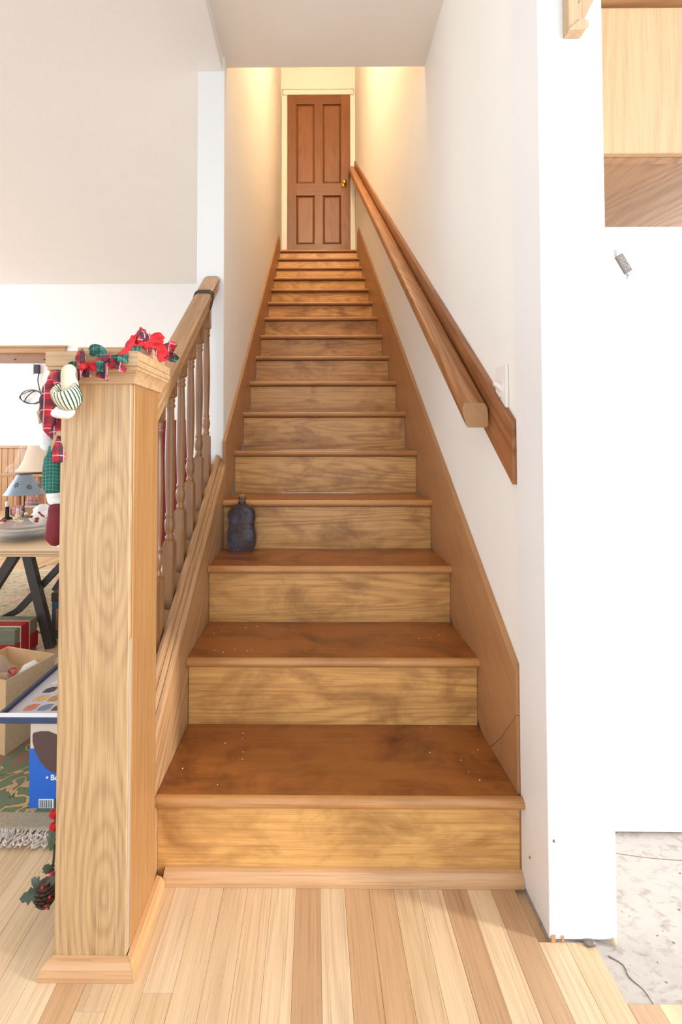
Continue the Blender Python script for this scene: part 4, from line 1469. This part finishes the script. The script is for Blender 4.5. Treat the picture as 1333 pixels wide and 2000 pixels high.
tube('red_ring', lp, 0.0022, 'redred', bag, 8, 3)

# ------------------------------------------------------------------ gift box, tin
gfx = thing('gift_box', (-1.70, 1.085, 0.001), 'grey-green gift box tied with wide red ribbon beneath the low table', 'gift box')
gx0, gx1, gy0, gy1, gz = -1.95, -1.492, 1.0, 1.165, 0.176
box('box_body', gx0, gx1, gy0, gy1, 0.001, gz - 0.002, 'giftgrey', gfx, 0.002)
box('lid', gx0 - 0.002, gx1 + 0.002, gy0 - 0.002, gy1 + 0.002, gz - 0.060, gz, 'giftgrey', gfx, 0.002)
box('ribbon_band', gx0 - 0.004, gx1 + 0.004, 1.035, 1.10, 0.001, gz + 0.002, 'ribbon_red', gfx)
box('ribbon_band', gx0 - 0.0035, gx1 + 0.0035, gy0 - 0.0035, gy1 + 0.0035, 0.03, 0.105, 'ribbon_red', gfx)
for yy in (1.035, 1.10):
    box('ribbon_cord', gx0 - 0.005, gx1 + 0.005, yy - 0.002, yy + 0.002, 0.001, gz + 0.003, 'cordgold', gfx)
tn = thing('picture_tin', (-1.40, 1.37, 0.0003), 'teal storage tin with dark lid and orange picture behind the table leg', 'tin')
box('tin_body', -1.50, -1.30, 1.30, 1.44, 0.001, 0.205, 'teal', tn, 0.006, 2)
box('tin_lid', -1.503, -1.297, 1.297, 1.443, 0.200, 0.25, 'tin_lid', tn, 0.006, 2)
box('picture', -1.475, -1.36, 1.2985, 1.2998, 0.05, 0.165, 'tin_pic', tn)
box('picture', -1.46, -1.37, 1.2962, 1.2968, 0.212, 0.242, 'tin_pic', tn)

# ------------------------------------------------------------------ low table and what stands on it
TT_ = 0.523
tbl = thing('low_table', (-1.95, 1.65, 0), 'low table with plywood top on dark crossed legs', 'table')
tpz = TT_
box('table_top', -2.75, -1.315, 1.15, 2.15, tpz - 0.038, tpz, 'ply', tbl, 0.003)
for zz in (tpz - 0.012, tpz - 0.026):
    box('ply_edge', -2.75, -1.315, 1.1488, 1.151, zz - 0.003, zz + 0.003, 'trim_oak', tbl)


def leg(p0, p1, w, name='leg', dy=0.035):
    p0, p1 = Vector(p0), Vector(p1)
    d = (p1 - p0).normalized()
    s_ = Vector((d.z, 0, -d.x)).normalized() * w / 2
    q = Vector((0, dy / 2, 0))
    vs = []
    for p in (p0, p1):
        vs += [p - s_ - q, p + s_ - q, p + s_ + q, p - s_ + q]
    return mesh(name, vs, [(0, 1, 2, 3), (4, 5, 6, 7), (0, 1, 5, 4), (1, 2, 6, 5), (2, 3, 7, 6), (3, 0, 4, 7)], 'black_wood', tbl)


zt = tpz - 0.039
for ly in (1.20, 2.06):
    tA, tB, fB = aty(30, 1088, 1.20), aty(55, 1088, 1.20), aty(100, 1264, 1.20)
    lz_ = 0.004 if ly < 1.3 else 0.0095
    leg((tA.x, ly, zt), (tA.x - 0.30, ly + 0.001, lz_), 0.046)
    leg((tB.x, ly, zt), (fB.x, ly - 0.001, lz_), 0.046)
bA, bB = aty(127, 1096, 1.245), aty(36, 1192, 1.245)
leg(bA, bB, 0.030, 'brace')
leg(bB, aty(-20, 1222, 1.245), 0.032, 'brace')
leg((-2.4, 1.20, zt), (-2.62, 1.2, 0.004), 0.046)
leg((-2.4, 2.06, zt), (-2.62, 2.06, 0.0095), 0.046)

# punched tin lamp
lx = aty(47, 1010, 1.98)
lm = thing('candle_lamp', (lx.x, 1.98, tpz), 'small lamp with blue-grey tin shade pierced with stars on the table', 'lamp')
ls = 2 * 0 + (1.98 - CAM.y) / F       # metres per pixel at the lamp
zt_, zb_ = aty(47, 927, 1.98).z, aty(47, 965, 1.98).z
r0_, r1_ = 12.5 * ls, 34.5 * ls
shd = lathe('lamp_shade', [(r1_, zb_), (r0_, zt_), (r0_ - 0.002, zt_), (r1_ - 0.002, zb_)], (lx.x, 1.98, 0), 'tin', lm, 32)
tl = 0.05
for k, (ang, hh) in enumerate(((-PI / 2 + 0.0, 0.52), (-PI / 2 - 0.95, 0.22), (-PI / 2 + 0.90, 0.40), (PI / 2, 0.4), (0.3, 0.4), (PI - 0.3, 0.4))):
    def onshade(da, dh):
        h_ = hh + dh
        r = r1_ + (r0_ - r1_) * h_ + 0.0012
        return Vector((lx.x + r * math.cos(ang + da), 1.98 + r * math.sin(ang + da), zb_ + (zt_ - zb_) * h_))
    for j in range(6):
        a = 2 * PI * j / 6 + 0.3
        r_ = r1_ + (r0_ - r1_) * hh
        hl = (zt_ - zb_)
        cpt = [(0.003, 0.0), (0.010, 0.0035), (0.021, 0.0), (0.010, -0.0035)]
        pts = []
        for (rad, sd) in cpt:
            u = rad * math.cos(a) - sd * math.sin(a)
            w = rad * math.sin(a) + sd * math.cos(a)
            pts.append(onshade(u / r_, w / hl))
        dn = Vector((math.cos(ang), math.sin(ang), 0.2)) * 0.0008
        vs = pts + [p - dn for p in pts]
        mesh('star_cutout', vs, [(0, 1, 2, 3), (7, 6, 5, 4)] + [(i, (i + 1) % 4, 4 + (i + 1) % 4, 4 + i) for i in range(4)], 'ink_black', shd)
tube('stem', [(lx.x, 1.98, zb_ + 0.03), (lx.x, 1.98, tpz + 0.05)], 0.0045, 'dark_metal', lm, 8, 3)
blob('bead_knop', aty(48, 993, 1.98), (0.021, 0.021, 0.022), 'purple', lm, 0.05, 20)
lathe('candle_cup', [(0.0, 0.001), (0.05, 0.001), (0.05, 0.008), (0.03, 0.014), (0.014, 0.02), (0.010, 0.06), (0, 0.06)], (lx.x, 1.98, tpz), 'dark_metal', lm, 16)


def figurine(px, y, h, r, mats, label):
    p = aty(px, 1010, y)
    o = thing('figurine', (p.x, y, tpz), label, 'figurine', 'small figurines around the tin lamp')
    lathe('robe', [(0.0, 0.001), (r, 0.001), (r * 1.05, h * 0.15), (r * 0.8, h * 0.45), (r * 0.5, h * 0.66), (0, h * 0.68)], (p.x, y, tpz), mats[0], o, 14)
    blob('head', (p.x, y, tpz + h * 0.80), (r * 0.5,) * 3, mats[1], o, 0.05, 20, 10, 8)
    tube('arms', [(p.x - r * .7, y - r * .2, tpz + h * .45), (p.x, y - r, tpz + h * .36), (p.x + r * .7, y - r * .2, tpz + h * .45)], r * 0.22, mats[2], o, 8, 3)
    return o


figurine(35, 1.90, 0.115, 0.022, ('cream', 'whitecloth', 'orange'), 'cream robed figurine left of the tin lamp stem')
figurine(51, 1.86, 0.090, 0.026, ('olive', 'cream', 'olive'), 'olive green figurine in front of the tin lamp stem')
figurine(61, 1.88, 0.070, 0.024, ('olive', 'orange', 'redcloth'), 'squat olive figurine with red arms right of the tin lamp')
figurine(37, 1.80, 0.045, 0.016, ('orange', 'cream', 'orange'), 'tiny amber figurine at the front of the tin lamp group')
# candle bottle
p = aty(14, 1005, 2.05)
cn = thing('black_candlestick', (p.x, 2.05, tpz), 'black candlestick with short white candle at the left back of the table', 'candlestick')
lathe('stick', [(0.0, 0.001), (0.035, 0.001), (0.034, 0.01), (0.014, 0.022), (0.012, 0.085), (0.016, 0.095), (0, 0.095)], (p.x, 2.05, tpz), 'black', cn, 16)
lathe('candle', [(0.0, 0.095), (0.013, 0.095), (0.0135, 0.128), (0.010, 0.132), (0.0, 0.132)], (p.x, 2.05, tpz), 'whitecloth', cn, 14)
# cloths and small box
p = aty(40, 1000, 2.08)
tag(blob('folded_cloth', (p.x + 0.03, 2.075, tpz + 0.054), (0.105, 0.045, 0.052), 'pinkcloth', None, 0.35, 14, 26, 16, base=True), 'rose checked cloth heaped behind the tin lamp', 'cloth')
p = aty(64, 980, 2.12)
tag(blob('stuffed_cushion', (p.x - 0.01, 2.13, tpz + 0.085), (0.06, 0.018, 0.083), 'pinkcloth', None, 0.15, 14, 20, 14, base=True), 'small rose checked cushion standing at the back of the table', 'cushion')
p = aty(72, 995, 2.0)
sbx = thing('wooden_trinket_box', (p.x, 1.99, tpz), 'small cream wooden box with green top right of the tin lamp', 'box')
box('box_body', p.x - 0.040, p.x + 0.060, 1.93, 2.03, tpz + 0.001, tpz + 0.105, 'trim_oak', sbx, 0.002)
box('box_lid', p.x - 0.042, p.x + 0.062, 1.928, 2.032, tpz + 0.105, tpz + 0.118, 'cream', sbx, 0.002)
box('green_inlay', p.x - 0.025, p.x + 0.045, 1.945, 2.015, tpz + 0.118, tpz + 0.1195, 'olive', sbx)
p = aty(97, 1000, 1.92)
wc = thing('white_rag_doll_dress', (p.x, 1.80, tpz), 'white cloth with red trim bunched at the right of the table', 'cloth')
blob('cotton', (p.x + 0.04, 1.80, tpz + 0.072), (0.075, 0.07, 0.068), 'whitecloth', wc, 0.45, 22, 24, 16)
tube('red_trim', [aty(76, 1000, 1.72), aty(84, 1008, 1.715), aty(95, 1011, 1.71), aty(108, 1008, 1.715)], 0.006, 'redcloth', wc, 8, 4, 1, 0.6)
p = aty(8, 1020, 1.75)
tag(blob('folded_napkin', (p.x - 0.03, 1.75, tpz + 0.024), (0.09, 0.07, 0.024), 'redcloth', None, 0.4, 22, 24, 12, base=True), 'brick red napkin at the left of the table', 'napkin')
# glass platter in plastic
p = aty(45, 1050, 1.42)
gp = thing('glass_platter', (p.x, 1.45, tpz), 'stack of clear glass platters wrapped in plastic at the table front', 'platter')
for k in range(4):
    z = 0.004 + k * 0.020
    R_ = 0.215 - 0.012 * k
    prof = [(0.0, z), (R_ * 0.62, z), (R_ * 0.90, z + 0.010), (R_, z + 0.020), (R_ - 0.003, z + 0.022), (R_ * 0.88, z + 0.014), (R_ * 0.6, z + 0.005), (0, z + 0.005)]
    lathe('platter', prof, (p.x, 1.45, tpz), 'clear', gp, 40, 50, lambda a, z_: 1 + 0.02 * math.cos(16 * a))
blob('plastic_wrap', (p.x, 1.45, tpz + 0.056), (0.225, 0.20, 0.052), 'wrap', gp, 0.12, 26, 36, 14)
for k in range(10):
    a = k * 0.63
    r_ = 0.06 + 0.1 * ((k * 0.41) % 1)
    blob('frosted_fruit', (p.x + r_ * math.cos(a), 1.45 + r_ * math.sin(a), tpz + 0.108), (0.012, 0.012, 0.008), 'cream' if k % 3 else 'redcloth', gp, 0.2, 50, 8, 6)
p = aty(121, 1056, 1.25)
tag(box('paper_slip', p.x - 0.02, p.x + 0.05, 1.20, 1.30, tpz + 0.0005, tpz + 0.004, 'ink_white', None), 'white paper slip at the right end of the table', 'paper')

# ------------------------------------------------------------------ end table with wrapped lampshade
ye = 4.35
c = aty(64, 924, ye)
ls = (ye - CAM.y) / F
et = thing('end_table', (c.x + 0.08, ye, 0), 'oak end table with slatted sides below the plastic-wrapped lampshade', 'table')
zt = c.z
box('table_top', c.x - 0.32, c.x + 0.42, ye - 0.26, ye + 0.26, zt - 0.03, zt, 'trim_oak', et, 0.006)
for xx in (c.x - 0.02, c.x + 0.36):
    for yy in (ye - 0.22, ye + 0.22):
        box('leg', xx - 0.02, xx + 0.02, yy - 0.02, yy + 0.02, 0.001, zt - 0.03, 'oak_board', et, 0.002)
for k in range(6):
    xx = c.x + 0.03 + k * 0.055
    box('slat', xx, xx + 0.028, ye - 0.21, ye - 0.20, 0.05, zt - 0.03, 'oak_board', et)
wsx = thing('wrapped_lampshade', (c.x, ye, zt), 'cream bell lampshade wrapped in clear plastic on the end table', 'lampshade')
h = 55 * ls
lathe('shade', [(36 * ls, 0.03), (30 * ls, 0.07), (23 * ls, h * 0.45), (15 * ls, h * 0.98), (14.5 * ls, h * 0.98), (22.5 * ls, h * 0.45), (29.5 * ls, 0.07), (35.5 * ls, 0.03)], (c.x + 8 * ls, ye, zt), 'cream_shade', wsx, 32)
lathe('plastic_film', [(34 * ls, 0.002), (43 * ls, 0.03), (42 * ls, 0.09), (30 * ls, 0.13), (22 * ls, h * 0.95), (18 * ls, h * 1.05), (2 * ls, h * 1.06)], (c.x, ye, zt), 'wrap', wsx, 30, 60, lambda a, z_: 1 + 0.05 * math.sin(5 * a + 9 * z_))

# ------------------------------------------------------------------ cord and plug on the far wall
yc = YD - 0.03
cdg = thing('power_cord', aty(74, 722, YD), 'black power cord hanging in a loop from a plug on the far white wall', 'cord')
a, b = aty(70, 713, YD), aty(79, 730, YD)
box('plug', a.x, b.x, YD - 0.05, YD - 0.001, b.z, a.z, 'navy_dark', cdg, 0.004)
tube('cable', [aty(76, 729, yc), aty(74, 742, yc), aty(76, 755, yc), aty(80, 770, yc), aty(82, 776, yc)], 0.008, 'black_cord', cdg, 8, 5)
lp = [aty(61 + 21 * math.cos(t), 775 + 13.5 * math.sin(t), yc) for t in [2 * PI * k / 16 for k in range(17)]]
tube('coil', lp, 0.0075, 'black_cord', cdg, 8, 3)
lp = [aty(60 + 22 * math.cos(t), 776 + 12 * math.sin(t) + 2 * math.sin(2 * t), yc - 0.02) for t in [0.6 + 1.5 * PI * k / 12 for k in range(13)]]
tube('coil', lp, 0.006, 'black_cord', cdg, 8, 3)
tube('coil', [aty(48, 784, yc), aty(52, 776, yc - .02), aty(62, 767, yc - .02), aty(70, 763, yc)], 0.008, 'black_cord', cdg, 8, 4)

# ------------------------------------------------------------------ red chair behind the balusters
chx = thing('red_chair', (-0.95, 1.35, 0), 'dark red upholstered chair glimpsed between the balusters', 'chair')
o = box('backrest', -1.23, -0.675, 1.06, 1.15, 0.42, 1.19, 'chair_red', chx, 0.03, 3)
shade(o, 40)
o = box('seat', -1.23, -0.675, 1.15, 1.62, 0.34, 0.47, 'chair_red', chx, 0.03, 3)
shade(o, 40)
for xx in (-1.20, -0.705):
    for yy in (1.11, 1.58):
        box('leg', xx - 0.02, xx + 0.02, yy - 0.02, yy + 0.02, 0.001, 0.36, 'oak_board', chx, 0.002)
